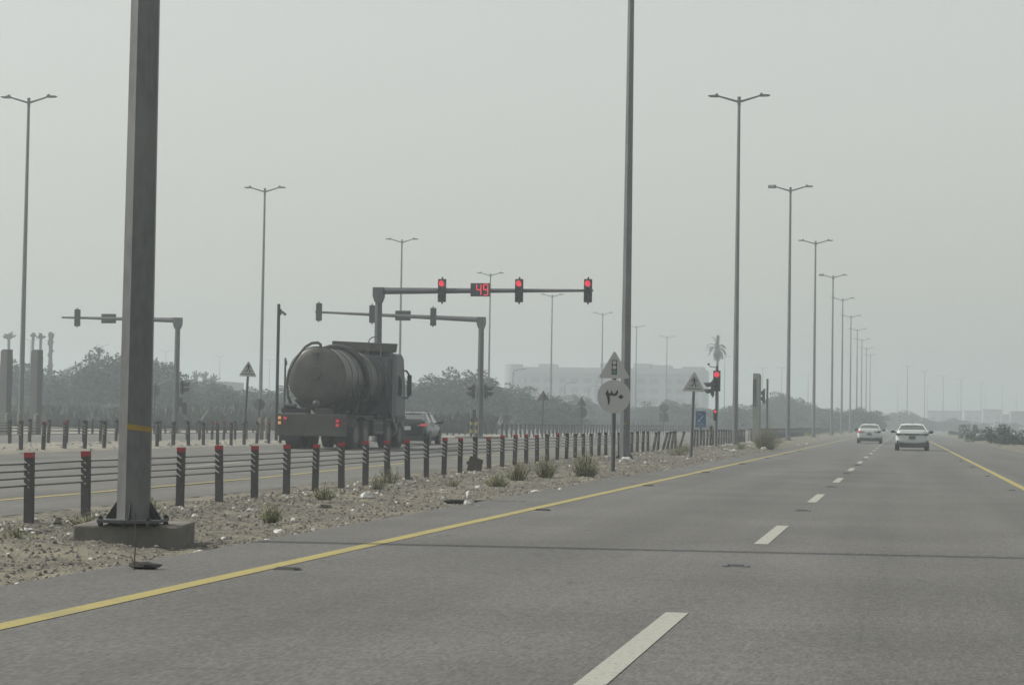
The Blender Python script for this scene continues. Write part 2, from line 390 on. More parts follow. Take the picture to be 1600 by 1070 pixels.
MB().box((0, 0.022, 0.825), (0.112, 0.068, 0.072)).build('black_cap', m_black2, pB)
protoA, protoB = pA, pB
nposts = 0; used = {'A': False, 'B': False}; overflow = MB()
def place_post(kind, x, y, z, label, lean=(0, 0), hs=1.0):
    global nposts
    if nposts < 292:
        nposts += 1
        p = protoA if kind == 'A' else protoB
        if used[kind]: p = dup(p)
        used[kind] = True
        p.location = (x, y, z); p.rotation_euler = (lean[1], lean[0], random.uniform(-.08, .08)); p.scale = (1, 1, hs)
        p['label'] = label; return p
    overflow.box((x, y, z+0.4*hs), (0.11, 0.06, 0.86*hs), ry=lean[0])
near_xy = [(-9.9, 22.25+1.68*i) for i in range(43)]
ordn = ['first', 'second', 'third', 'fourth', 'fifth', 'sixth', 'seventh', 'eighth', 'ninth', 'tenth']
tens = ['', 'eleventh', 'twelfth', 'thirteenth', 'fourteenth', 'fifteenth', 'sixteenth', 'seventeenth', 'eighteenth', 'nineteenth', 'twentieth']
def nth(i):
    i += 1
    if i <= 10: return ordn[i-1]
    if i <= 20: return tens[i-10]
    t = {2: 'twenty', 3: 'thirty', 4: 'forty', 5: 'fifty', 6: 'sixty', 7: 'seventy', 8: 'eighty', 9: 'ninety'}
    t2 = {2: 'twentieth', 3: 'thirtieth', 4: 'fortieth', 5: 'fiftieth', 6: 'sixtieth', 7: 'seventieth', 8: 'eightieth', 9: 'ninetieth'}
    if i >= 100: return 'hundredth' if i == 100 else 'hundred and ' + nth(i-101)
    return t2[i//10] if i % 10 == 0 else t[i//10] + '-' + ordn[i % 10 - 1]
leanset = {36: 0.16, 37: 0.05, 38: 0.24, 39: 0.18, 40: 0.12, 42: 0.25}
for i, (x, y) in enumerate(near_xy):
    z = -0.07 + 0.11*sstep(30, 62, y) + random.uniform(-.012, .012)
    ln = leanset.get(i, random.uniform(-.03, .03)); z += random.uniform(-.02, .015)
    red = i < 12 or i in (13, 14, 16, 17, 18, 19, 20, 22)
    lab = '%s-capped post of the nearest barrier row, %s from the left' % ('red' if red else 'black', nth(i))
    if i in leanset and leanset[i] > .1: lab = 'post leaning right in the nearest barrier row, %s from the left' % nth(i)
    place_post('A' if red else 'B', x, y, z, lab, (ln, random.uniform(-.02, .02)), 1.0)
def rope(row, x, y0, y1, zf, hts, step=1.6):
    names = ['uppermost', 'second', 'third', 'lowest']
    for k, h in enumerate(sorted(hts, reverse=True)):
        pts = []; y = y0
        while y <= y1: pts.append((x-0.03 + random.uniform(-.004, .004), y, zf(y)+h + random.uniform(-.005, .005))); y += step
        o = MB().tube(pts, 0.0095, 5).build('wire_rope', m_cable)
        tag(o, '%s of the four ropes of the %s' % (names[k], row), 'wire rope', 'wire ropes of the cable barriers')
zn = lambda y: -0.07 + 0.11*sstep(30, 62, y)
HT = (0.475, 0.56, 0.645, 0.73)
rope('nearest barrier row', -9.9, 14, 82.8, zn, HT, 1.68)
zg = lambda y: 0.15
def row(x, y0, y1, sp, label, redp, far=False, z=0.15):
    n = int((y1-y0)/sp)
    for i in range(n+1):
        y = y0+sp*i; red = random.random() < redp
        place_post('A' if red else 'B', x, y, z+random.uniform(-.02, .02), '%s-capped barrier post %s, %s from the left' % ('red' if red else 'black', label, nth(i)),
                   (random.uniform(-.03, .03), random.uniform(-.02, .02)))
row(-24.6, 50, 92, 1.55, 'in front on the far gravel strip', 0.3)
row(-29.8, 60.5, 95, 1.60, 'in back on the far gravel strip', 0.05)
rope('front barrier on the far gravel strip', -24.6, 45, 92, zg, HT)
rope('rear barrier row of the far gravel strip', -29.8, 55, 95, zg, HT)
row(-9.8, 98.5, 131, 1.68, 'around the roadside signal', 0.0, z=0.07)
rope('barrier around the small signal', -9.8, 98, 131, lambda y: 0.07, HT)
row(-24.4, 125, 290, 1.60, 'beyond the crossing', 0.12)
row(-10.2, 140, 420, 1.68, 'past the grey camera cabinet', 0.0, z=0.10)
rope('barrier beyond the crossing', -24.4, 124, 300, zg, HT, 3.2)
row(-29.8, 126, 260, 1.9, '', 0.0); row(-43.9, 105, 330, 1.9, '', 0.0, z=0.12); row(-24.4, 292, 440, 1.6, '', 0)
tag(overflow.build('far_barrier_posts', m_post), 'distant dark barrier posts merging into a band beyond the crossing', 'barrier posts', 'posts of the cable barriers', 'stuff')

# ------------------------------------------------------------------ lighting columns
def lamp_head(b):   # slim luminaire, pointing +x from the origin
    b.prism([(0, -0.04), (0.10, 0.08), (0.24, 0.07), (0.30, 0.03), (0.75, 0.01), (0.80, -0.03), (0.62, -0.08), (0.1, -0.09)], lambda a, c, d: (a, d, c), (-0.13, 0.13))
    b.box((0.16, 0, 0.10), (0.10, 0.06, 0.07))
def make_column(name, label, sides=8, rb=0.17, rt=0.085, H=19.85, tape=False, group='double-armed lighting columns', arm=1.0):
    t = thing(name, label, 'lamp post', group=group)
    MB().tube([(0, 0, 0), (0, 0, H*.5), (0, 0, H)], [rb, (rb+rt)/2, rt], sides, ph=R(-7.5)).build('pole', m_galv, t)
    a = MB(); a.tube([(0, 0, H-0.25), (0, 0, H+0.25)], 0.10, 8)
    a.build('pole_top', m_galv2, t)
    for s in (-1, 1):
        ob = MB().tube([(0, 0, H-0.05), (s*0.85*arm, 0, H+0.20), (s*1.25*arm, 0, H+0.32)], [0.07, 0.058, 0.05], 6).build('arm', m_galv2, t)
        h = MB(); lamp_head(h); h.v = [(s*(x*0.8+1.15)*arm, y, z+H+0.34) for x, y, z in h.v]; h.build('lamp_head', m_galv2, t)
    bp = MB().box((0, 0, 0.03), (0.61, 0.61, 0.03), rz=R(10)); bp.build('base_plate', m_galv2, t)
    for k in range(4):
        an = k*math.pi/2 + R(10)
        d = Vector((math.cos(an), math.sin(an), 0)); nrm = Vector((-d.y, d.x, 0))
        g = MB(); g.prism([(rb*0.9, 0.045), (0.28, 0.045), (0.28, 0.055), (rb*0.96, 0.225)], lambda a_, c_2, dd: tuple(d*a_ + nrm*dd + Vector((0, 0, c_2))), (-0.006, 0.006))
        g.build('gusset', m_black, t)
    return t
# the near column on its own footing
P0 = (-7.59, 19.60, 0.155)
t = make_column('lamp_post', 'thick faceted grey lamp post with a yellow band, nearest of all, on a concrete footing', 8, 0.175, 0.085)
t.location = P0; t.rotation_euler = (0, 0, 0)
q = MB()
for k in (6, 7):
    # tape on two faces, sloping down to the right
    def rim(kk, z):
        a = 2*math.pi*kk/8 + R(-7.5); return (math.cos(a)*0.1765, math.sin(a)*0.1765, z)
    z0, z1 = 0.945-0.015*(k-6), 0.945-0.015*(k-5)
    q.add([rim(k, z0), rim(k+1, z1), rim(k+1, z1+0.052), rim(k, z0+0.056)], [(0, 1, 2, 3)])

tb = q.build('yellow_band', m_ytape, t)
for sx in (-1, 1):
    for sy in (-1, 1):
        MB().tube([(sx*0.25, sy*0.25, -0.04), (sx*0.25, sy*0.25, 0.085)], 0.013, 8).tube([(sx*0.25, sy*0.25, -0.015), (sx*0.25, sy*0.25, 0.012)], 0.028, 6).tube([(sx*0.25, sy*0.25, 0.047), (sx*0.25, sy*0.25, 0.072)], 0.028, 6).build('anchor_bolt', m_black, t)
for sy, sx in ((0, -1), (0, 1), (-1, 0)):
    MB().tube([(sx*0.25, sy*0.25, -0.04), (sx*0.25, sy*0.25, 0.015)], 0.02, 6).build('anchor_bolt', m_black, t)
f = MB().box((0, 0, -0.06), (1.05, 1.10, 0.56)).build('pole_footing', m_conc, bevel=0.02)
f.location = (-6.99, 18.29, 0.0); f.rotation_euler = (0, 0, R(10.8)); f.location = (-7.69, 19.92, -0.08)
tag(f, 'square concrete footing half buried in sand under the thick near lamp post', 'footing')
cp = make_column('lamp_post', 'tall lamp post rising out of frame behind the round speed sign', 8, 0.175, 0.085)
cp.location = (-8.82, 66, 0.05)
f2 = MB().box((0, 0, 0.0), (1.1, 1.1, 0.22)).build('pole_footing', m_conc, bevel=0.02); f2.location = (-8.7, 66.0, -0.03)
tag(f2, 'low concrete footing under the lamp post behind the round speed sign', 'footing')
MB().box((0.03, -0.172, 1.16), (0.12, 0.01, 0.035), ry=R(4)).build('yellow_mark', m_ytape, cp)
row1 = [(-9.4, 118), (-8.86, 163.5), (-8.85, 211.5), (-8.65, 260), (-8.76, 307), (-8.7, 355), (-8.66, 404), (-8.64, 450), (-8.5, 500), (-8.3, 547), (1.57, 642), (7.4, 699), (14.8, 766), (22.5, 813), (32, 866), (43.3, 926)]
keepfar = ('pole', 'arm', 'lamp_head', 'pole_top')
PL = 'double-armed lamp post in the line left of the right road, %s past the near one'
fl = None
for i, (x, y) in enumerate(row1):
    lab = PL % nth(i+1) if y < 600 else 'faint far lamp post where the road bends right, %s from the left' % nth(i-10)
    c = dup(cp, (x, y, 0.03), 0, lab, keep=keepfar if i > 4 else keepfar+('base_plate', 'gusset'))
    if i in (1, 3):     # heads tipped up to show their flat face
        for ch in list(c.children):
            if ch.name.startswith('lamp_head') and min(v_.co.x for v_ in ch.data.vertices) < -1:
                me = ch.data.copy(); ch.data = me
                for v_ in me.vertices: v_.co = Vector((v_.co.x*0.92-0.08, v_.co.y*1.0, v_.co.z)) if False else Matrix.Translation((-1.45, 0, 20.15)) @ (Matrix.Rotation(R(60), 4, 'X') @ (Matrix.Translation((1.45, 0, -20.15)) @ v_.co))
                ch['label'] = 'lamp head twisted to show its flat face'
    if i < 7:
        fo = f2.copy(); col.objects.link(fo); fo.location = (x+0.05, y, -0.02); fo['label'] = 'low concrete footing of the lamp post %s past the near one' % nth(i+1)
row2 = [(-51.8, 115), (-52.1, 162.5), (-52.1, 210), (-52.3, 258.5), (-51.6, 302), (-51.2, 352), (-51.3, 399), (-50.6, 446), (-48.9, 575), (-45.4, 682), (-39, 680), (-34, 761)]
for i, (x, y) in enumerate(row2):
    dup(cp, (x, y, 0.05), 0, 'double-armed lamp post in the far left line, %s from the left' % nth(i), keep=keepfar)
row3 = [(-1.8, 900), (11, 933), (26.2, 1000), (40.6, 1040), (57.8, 1084)]
for i, (x, y) in enumerate(row3):
    dup(cp, (x, y, 0.05), 0, 'very faint small lamp post on the right horizon, %s from the left' % nth(i), keep=('pole', 'arm', 'lamp_head'))
for i, (x, y) in enumerate([(-223, 500), (-216.8, 533.5), (-214.5, 577), (-212.8, 621), (-208, 658)]):
    dup(cp, (x, y, 0.05), 0, 'small lamp post rising behind the left trees, %s from the left' % nth(i), keep=('pole', 'arm', 'lamp_head'))
# short single-arm lamps in front of the big building
sa = thing('street_lamp', 'x', 'street lamp', group='single-armed street lamps before the big building')
MB().tube([(0, 0, 0), (0, 0, 11.8)], [0.13, 0.07], 6).build('pole', m_galv, sa)
MB().tube([(0, 0, 11.7), (0.5, 0, 12.2), (1.8, 0, 12.4)], 0.06, 6).build('arm', m_galv2, sa)
MB().box((2.0, 0, 12.4), (0.9, 0.3, 0.14)).build('lamp_head', m_galv2, sa)
sps = [(-66, 400, 'first'), (-66.5, 432, 'second'), (-68, 312, 'third')]
sa.location = (-59, 378, 0); sa['label'] = 'single-armed street lamp before the big building, right of the double sign back'
dup(sa, (-59.3, 362, 0), 0, 'single-armed street lamp before the big building, above the double sign back', scale=(.8, .8, .66))
sa.location = (-59.5, 392, 0); sa.scale = (.8, .8, .66)
dup(sa, (-57, 300, 0), 0, 'single-armed street lamp before the left tower of the big building', scale=(.8, .8, .72))

# ------------------------------------------------------------------ traffic signals
def head_front(b, n=3):   # housing faces -y, top at z=+h/2
    H = 0.34*n+0.06
    b.box((0, 0, 0), (0.36, 0.16, H))
    for sx in (-1, 1):
        for k in range(n*3): b.box((sx*0.185, -0.02, -H/2+0.08+k*(H-0.16)/(n*3-1)), (0.02, 0.06, 0.05))
    b.tube([(0, 0.02, H/2), (0.02, 0.0, H/2+0.10)], [0.05, 0.03], 6); b.tube([(0, 0.02, -H/2), (0.02, 0, -H/2-0.09)], [0.05, 0.03], 6)
def visor(b, z, L=0.27, r=0.155):
    # open-bottomed hood, lip longer at the top
    n = 12; V = []; Fs = []
    for k in range(n+1):
        t = R(-25) + R(230)*k/n; x, zz = math.cos(t)*r, math.sin(t)*r; l = L*(0.35+0.65*max(0, math.sin(t)*.5+.5))
        for rr in (1.0, 0.93): V += [(x*rr, -0.08, z+zz*rr), (x*rr, -0.08-l, z+zz*rr-0.02)]
    for k in range(n):
        o = 4*k; Fs += [(o, o+1, o+5, o+4), (o+2, o+6, o+7, o+3), (o+1, o+3, o+7, o+5)]
    b.add(V, Fs)
def disc(b, c, r, n=20, fwd=-1):
    b.add([(c[0]+math.cos(2*math.pi*k/n)*r, c[1], c[2]+math.sin(2*math.pi*k/n)*r) for k in range(n)], [tuple(range(n))])
def dome(b, z, r, y=-0.082, n=20):
    V = [(0, y-0.03, z)]
    for q_, yy in ((0.6, y-0.022), (1.0, y)): V += [(math.cos(2*math.pi*k/n)*r*q_, yy, z+math.sin(2*math.pi*k/n)*r*q_) for k in range(n)]
    b.add(V, [(0, 1+(k+1) % n, 1+k) for k in range(n)] + [(1+k, 1+(k+1) % n, 1+n+(k+1) % n, 1+n+k) for k in range(n)])
def make_signal(label, n=3, lit=True, group='traffic signal heads', vl=0.27, name='traffic_light'):
    t = thing(name, label, 'traffic light', group=group)
    b = MB(); head_front(b, n); b.build('housing', m_vis, t)
    for k in range(n):
        z = (n-1)/2*0.34 - 0.34*k
        v_ = MB(); visor(v_, z, vl); v_.build('visor', m_vis, t)
        l = MB(); dome(l, z, 0.135 if not (lit and k == 0) else 0.150); l.build('red_lens' if (lit and k == 0) else 'dark_lens', m_redl if (lit and k == 0) else m_lens, t, smooth=True)
    return t
def gantry(label, loc, L, sgn, rz=0.0, H=7.2, rise=0.06):
    t = thing('signal_gantry', label, 'traffic signal gantry', loc, rz, 'signal gantries')
    MB().tube([(0, 0, 0), (0, 0, H-0.45)], [0.21, 0.17], 8).build('pole', m_galv2, t)
    b = MB(); b.box((0, 0, H-0.05), (0.50, 0.44, 0.42)); b.prism([(-0.25, 0), (0.25, 0), (0.16, -0.28), (-0.16, -0.28)], lambda a, c, d: (a, d, H-0.26+c), (-0.2, 0.2))
    b.build('arm_socket', m_galv2, t)
    MB().tube([(sgn*0.2, 0, H), (sgn*L*0.45, 0, H+0.45*rise), (sgn*L, 0, H+rise)], [0.165, 0.115, 0.06], 8).build('arm', m_galv2, t)
    MB().box((0, 0, 0.03), (0.6, 0.6, 0.06)).build('base_plate', m_galv2, t)
    return t
G1 = (-24.40, 94.0, 0.15)
g1 = gantry('signal gantry rising behind the tanker truck, its arm carrying lit red signals', G1, 10.25, 1, 0, 7.13)
rl = make_signal('red traffic light on the gantry arm left of the red countdown display')
rl.location = (-21.30, 93.85, 7.30)
dup(rl, (-17.61, 93.85, 7.31), 0, 'red traffic light on the gantry arm right of the red countdown display, middle one')
dup(rl, (-14.36, 93.85, 7.32), 0, 'red traffic light at the free right end of the gantry arm')
# countdown
cd = thing('countdown_display', 'black countdown board showing red 49 on the signal gantry arm', 'countdown display', (-19.45, 93.80, 7.34), R(0))
MB().box((0, 0, 0), (0.92, 0.14, 0.62)).build('casing', m_disp, cd, bevel=0.01)
def seg(b, x, which):
    w_, h_, t_ = 0.20, 0.245, 0.038
    S = {'a': ((0, h_), (w_, t_)), 'g': ((0, 0), (w_, t_)), 'd': ((0, -h_), (w_, t_)), 'b': ((w_/2, h_/2), (t_, h_)), 'c': ((w_/2, -h_/2), (t_, h_)), 'f': ((-w_/2, h_/2), (t_, h_)), 'e': ((-w_/2, -h_/2), (t_, h_))}
    for k in which:
        (cx, cz), (sx, sz) = S[k]; b.box((x+cx, -0.078, cz), (sx*0.9+0.01, 0.012, sz*0.9+0.01))
b = MB(); seg(b, -0.06, 'fgbc'); d4 = b.build('digit_four', m_redl, cd)
b = MB(); seg(b, 0.27, 'abcdfg'); d9 = b.build('digit_nine', m_redl, cd)
for d in (d4, d9): d['label'] = 'lit red digit'
# opposite gantries seen from behind
g2 = gantry('grey signal gantry at the crossing, arm reaching left over the tanker truck', (-25.2, 122, 0.15), 10.5, -1, R(0), 7.2, 0.40)
bk = make_signal('x', 3, False, 'signal heads seen from behind')
bk.location = (-35.45, 121.95, 7.75); bk.rotation_euler = (0, 0, math.pi+R(12)); bk['label'] = 'signal head from behind at the arm tip over the tanker truck'
dup(bk, (-32.05, 121.95, 7.64), math.pi+R(12), 'signal head seen from behind left of the red signal gantry pole')
dup(bk, (-28.20, 121.95, 7.50), math.pi+R(12), 'signal head seen from behind between the display back and the grey gantry corner')
db = thing('display_back', 'dark back of a countdown board on the arm seen from behind over the tanker truck', 'countdown display', (-30.14, 122.1, 7.57))
MB().box((0, 0, 0), (0.95, 0.16, 0.60)).build('casing', m_vis, db, bevel=0.01); MB().box((0, -0.1, 0), (0.5, 0.05, 0.1)).build('bracket', m_galv2, db)
g3 = gantry('grey signal gantry at the left with its arm passing behind the near lamp post', (-45.35, 124, 0.13), 7.85, -1, 0, 7.15, 0.12)
dup(bk, (-52.1, 123.9, 7.38), math.pi+R(12), 'signal head seen from behind on the arm between the two left lamp posts')
dup(db, (-50.05, 124.1, 7.35), 0, 'dark back of a countdown board on the arm left of the near lamp post')
# two-aspect signals turned sideways
s2 = make_signal('x', 2, False, 'side-turned signal heads', 0.42)
s2.location = (-24.85, 122, 2.98); s2.rotation_euler = (0, 0, R(90)); s2['label'] = 'dark signal head with hoods pointing right on the crossing gantry pole'
dup(s2, (-25.62, 122, 2.98), R(-90), 'dark signal head with hoods pointing left on the crossing gantry pole')
dup(s2, (-44.95, 124, 3.0), R(90), 'dark signal head with hoods pointing right on the left gantry pole')
dup(s2, (-9.76, 107.5, 3.10), R(-90), 'dark signal head with hoods pointing left beside the lit red roadside signal')
# roadside signal of our road
sp = thing('signal_post', 'grey signal post with camera arm carrying the lit red roadside signal', 'signal post', (-9.56, 107.6, 0.05))
MB().tube([(0, 0, 0), (0, 0, 4.25)], [0.075, 0.065], 10).build('pole', m_galv2, sp)
MB().tube([(0, 0, 4.15), (-0.22, -0.02, 4.18), (-0.40, -0.02, 4.22)], 0.022, 6).build('camera_arm', m_vis, sp)
MB().box((-0.43, -0.05, 4.32), (0.09, 0.26, 0.11), ry=R(30)).build('camera', m_vis, sp)
rs = make_signal('lit red traffic light on the roadside post right of the pedestrian sign', 3, True, 'traffic signal heads')
rs.location = (-9.53, 107.3, 3.50)
for ch in rs.children:
    if ch.name.startswith('red_lens'): ch.scale = (1.08, 1, 1.0)
rp = dup(rl, (-9.60, 107.42, 1.72), 0, 'small red repeater signal low on the roadside signal post', scale=(0.5, 0.5, 0.55)); rp['category'] = 'traffic light'
# pole with sideways signal beyond the cabinet
sp2 = thing('signal_post', 'thin grey signal post just right of the tall grey camera cabinet', 'signal post', (-9.38, 146, 0.05))
MB().tube([(0, 0, 0), (0, 0, 4.45)], 0.075, 8).build('pole', m_galv2, sp2); MB().tube([(0, 0, 3.7), (-0.2, 0, 3.7)], 0.025, 6).tube([(0, 0, 2.75), (-0.2, 0, 2.8)], 0.025, 6).build('bracket', m_vis, sp2)
dup(s2, (-9.63, 146, 3.25), R(-90), 'dark signal head with hoods pointing left on the thin post right of the cabinet', scale=(1.1, 1.1, 1.2))
# small boxes at the crossing island
cb = thing('signal_box', 'dark narrow pedestrian signal box low at the left of the crossing gantry pole', 'signal box', (-25.75, 123, 0.13))
MB().tube([(0, 0, 0), (0, 0, 1.0)], 0.03, 6).build('post', m_galv2, cb); MB().box((0, 0, 1.35), (0.19, 0.15, 0.78)).build('casing', m_vis, cb)
cb2 = thing('control_cabinet', 'small grey cabinet board on thin posts right of the crossing gantry pole', 'cabinet', (-24.3, 126, 0.13))
MB().box((0, 0, 1.18), (0.42, 0.14, 0.52)).build('casing', m_signb, cb2); MB().tube([(-0.05, 0, 0), (-0.05, 0, 2.1)], 0.025, 6).build('post', m_galv2, cb2)
isl = MB().prism([(math.cos(2*math.pi*k/16)*1.45, math.sin(2*math.pi*k/16)*2.0) for k in range(16)], lambda a, c, d: (a-25.2, c+122, d), (0.0, 0.26)).build('traffic_island', m_conc); struct(isl)
cb3 = thing('signal_box', 'dark pedestrian signal box low on the right side of the left gantry pole', 'signal box', (-44.9, 123.6, 0.13))
MB().tube([(0, 0, 0), (0, 0, 1.3)], 0.03, 6).build('post', m_galv2, cb3); MB().box((0, 0, 1.95), (0.2, 0.2, 0.55)).box((0.25, 0.05, 1.55), (0.28, 0.1, 0.75)).build('casing', m_vis, cb3)

# striped bollards
def striped(label, loc):
    t = thing('striped_bollard', label, 'bollard', loc, 0, 'black and yellow striped bollards')
    MB().tube([(0, 0, 0), (0, 0, 0.98)], 0.085, 12).build('post', m_yb, t)
    for a, c in ((0, .22), (0.44, 0.70), (0.90, 1.06)): MB().tube([(0, 0, a), (0, 0, c)], 0.089, 12).build('black_band', m_black2, t)
    MB().blob((0, 0, 1.06), (0.09, 0.09, 0.09), 12, 6, 0).build('dome_top', m_black2, t, smooth=True)
    return t
sb = striped('black and yellow striped bollard left of the lit roadside signal post', (-9.78, 107, 0.03))
dup(sb, (-25.55, 121.2, 0.24), 0, 'black and yellow striped bollard on the island, left of the two')
dup(sb, (-25.2, 121.0, 0.24), 0, 'black and yellow striped bollard on the island in front of the gantry pole')
# short concrete bollards
kb = MB().tube([(0, 0, 0), (0, 0, 0.78), (0, 0, 0.86), (0, 0, 0.90)], [0.14, 0.14, 0.115, 0.05], 12).build('concrete_bollard', m_conc, smooth='auto')
tag(kb, 'x', 'bollard', 'short concrete bollards')
kb.location = (-10.35, 128, 0.03); kb['label'] = 'short concrete bollard, leftmost of the four around the grey cabinet'
for x, y, l in ((-10.05, 129.5, 'second from left of the four around the grey cabinet'), (-9.85, 137, 'just right of the grey cabinet foot'), (-9.2, 138.5, 'rightmost of the four around the grey cabinet')):
    o = kb.copy(); col.objects.link(o); o.location = (x, y, 0.03); o['label'] = 'short concrete bollard, ' + l
for i, (x, y) in enumerate([(-45.3, 99), (-44.9, 99.6), (-43.7, 99)]):
    o = kb.copy(); col.objects.link(o); o.location = (x, y, 0.05); o.scale = (1, 1, 1.3); o['label'] = 'pale rounded concrete bollard by the left cabinets, %s from the left' % nth(i)
for i, (x, y) in enumerate([(-28.8, 90.0), (-28.95, 91.5)]):
    o = kb.copy(); col.objects.link(o); o.location = (x, y, 0.15); o.scale = (.9, .9, 1.2); o['label'] = 'short concrete bollard left of the truck beside the black pole, %s one' % ('left', 'right')[i]

# tall camera cabinets
def cabinet(label, loc, rz, H=4.55, cm=None):
    t = thing('camera_cabinet', label, 'camera cabinet', loc, rz, 'tall grey camera cabinets')
    MB().prism([(-0.22, 0), (0.22, 0), (0.22, H-0.12), (0.12, H), (-0.22, H)], lambda a, c, d: (a, d, c), (-0.26, 0.26)).build('column', cm or m_cabn, t, bevel=0.015)
    MB().box((-0.1, -0.266, H-1.25), (0.24, 0.014, 1.75)).build('dark_window', m_black, t)
    MB().box((-0.07, -0.275, H-1.97), (0.12, 0.01, 0.14)).build('lens_port', m_galv, t)
    return t
cabinet('tall grey camera cabinet with dark window strip right of the roadside signals', (-9.28, 134, 0.03), R(-8))
c1 = cabinet('tall grey camera cabinet right of the far left lamp post', (-46.0, 104, 0.05), R(172), 4.6, m_signb)
dup(c1, (-47.75, 104, 0.05), R(172), 'tall grey camera cabinet cut by the left edge of the frame')
# slim pole with camera
cpz = thing('camera_pole', 'slim dark pole with a small camera, left behind the truck', 'camera pole', (-26.98, 86.5, 0.15))
MB().tube([(0, 0, 0), (0, 0, 6.05)], 0.072, 10).build('pole', m_vis, cpz)
MB().box((0.10, 0, 5.70), (0.05, 0.08, 0.26)).build('bracket', m_vis, cpz); MB().tube([(0.14, 0, 5.72), (0.33, -0.05, 5.58)], [0.055, 0.06], 10).build('camera', m_galv2, cpz)

tpz = thing('thin_pole', 'short thin pole standing just left of the truck tank', 'pole', (-29.4, 95.5, 0.15))
MB().tube([(0, 0, 0), (0, 0, 3.95)], 0.05, 8).build('pole', m_vis, tpz); MB().box((0.05, -0.05, 3.7), (0.10, 0.1, 0.22)).build('sensor', m_vis, tpz)

# ------------------------------------------------------------------ signs
def tri_poly(s, r=0.05):
    h = s*0.88; P = [(-s/2, 0), (s/2, 0), (0, h)]; out = []
    for i in range(3):
        p = Vector(P[i]); a = (Vector(P[i-1])-p).normalized(); c = (Vector(P[(i+1) % 3])-p).normalized()
        for k in range(4):
            t = k/3; q_ = p + a*r*1.6*(1-t)**2 + c*r*1.6*t**2; out.append((q_.x, q_.y))
    return out
def circ_poly(r, n=36): return [(math.cos(2*math.pi*k/n)*r, math.sin(2*math.pi*k/n)*r) for k in range(n)]
def stroke(b, pts, w_, y0=-0.012, y1=-0.006):
    for i in range(len(pts)-1):
        p, q_ = Vector(pts[i]), Vector(pts[i+1]); d = (q_-p)
        if d.length < 1e-6: continue
        d.normalize(); n = Vector((-d.y, d.x))*w_/2; p = p - d*w_*0.25; q_ = q_ + d*w_*0.25
        b.prism([tuple(p-n), tuple(q_-n), tuple(q_+n), tuple(p+n)], lambda a, c, dd, i=i: (a, dd - 0.0004*i, c), (y1, y0))
def walker(b, cx, cz, s):
    f_ = lambda L: [(cx+x*s, cz+z*s) for x, z in L]
    b.prism([(cx+x*s*0.06, cz+s*0.44+z*s*0.06) for x, z in circ_poly(1, 12)], lambda a, c, d: (a, d, c), (-0.012, -0.006))
    b.prism(f_([(-0.10, 0.35), (0.10, 0.35), (0.08, 0.05), (-0.03, 0.05)]), lambda a, c, d: (a, d, c), (-0.0125, -0.006))
    stroke(b, f_([(-0.08, 0.32), (-0.19, 0.20), (-0.24, 0.10)]), 0.055*s, -0.014)
    stroke(b, f_([(0.08, 0.32), (0.20, 0.24), (0.24, 0.12)]), 0.055*s, -0.014)
    stroke(b, f_([(0.0, 0.08), (-0.05, -0.12), (-0.18, -0.32)]), 0.07*s, -0.0155)
    stroke(b, f_([(0.04, 0.08), (0.12, -0.12), (0.17, -0.34)]), 0.07*s, -0.017)
XZ = lambda a, c, d: (a, d, c)
sg = thing('speed_sign', 'round speed sign under a triangular traffic light sign on a grey post in the median', 'road sign', (-7.05, 50.6, 0.03), R(7))
MB().tube([(0, 0.068, 0), (0, 0.068, 2.9)], 0.055, 10).build('post', m_galv2, sg)
MB().prism(circ_poly(0.415, 48), lambda a, c, d: (a, d, c+1.86), (-0.005, 0.008)).build('round_plate', m_sign, sg)
tp = MB().prism(tri_poly(0.80), lambda a, c, d: (a, d, c+2.31), (-0.005, 0.008)).build('triangle_plate', m_sign, sg)
b = MB()
three = [(-0.215, 0.06), (-0.172, 0.165), (-0.155, 0.10), (-0.135, 0.068), (-0.112, 0.085), (-0.085, 0.155), (-0.07, 0.095), (-0.045, 0.062), (-0.012, 0.085), (0.035, 0.165), (0.045, 0.09), (0.02, 0.035), (-0.03, 0.008), (-0.075, 0.028), (-0.10, 0.02), (-0.13, 0.012), (-0.12, -0.06), (-0.125, -0.14), (-0.152, -0.21), (-0.165, -0.10), (-0.185, 0.0)]
b.prism([(x*1.22, z*1.06) for x, z in three], lambda a, c, d: (a+0.05, d, c+1.86), (-0.012, -0.006))
b.prism([(0.085, 0), (0.15, -0.06), (0.225, 0), (0.16, 0.06)], lambda a, c, d: (a+0.02, d, c+1.855), (-0.012, -0.006))
b.build('numerals', m_signk, sg)
b = MB().prism([(-0.065, 2.405), (0.065, 2.405), (0.065, 2.77), (-0.065, 2.77)], XZ, (-0.010, -0.006)).build('light_symbol', m_signk, sg)
for k, m in enumerate((m_green, m_sign, m_sign)):
    MB().prism(circ_poly(0.052, 18), lambda a, c, d: (a, d, c+2.467+0.119*k), (-0.016, -0.0105)).build('symbol_lamp', m, b)
def pedsign(label, loc, rz, H, lean=0, s=0.80):
    t = thing('pedestrian_sign', label, 'road sign', loc, rz, 'triangular pedestrian signs'); t.rotation_euler = (0, lean, rz)
    MB().tube([(0, 0.063, 0), (0, 0.063, H+0.3)], 0.05, 10).build('post', m_galv2, t)
    MB().prism(tri_poly(s), lambda a, c, d: (a, d, c+H), (-0.005, 0.008)).build('triangle_plate', m_sign, t)
    b = MB(); walker(b, 0, H+0.31, 0.42); stroke(b, [(-0.17, H+0.22), (-0.05, H+0.22)], 0.015); stroke(b, [(0.07, H+0.22), (0.18, H+0.22)], 0.015); stroke(b, [(-0.27, H+0.10), (0.27, H+0.10)], 0.022)
    b.build('walking_symbol', m_signk, t); return t
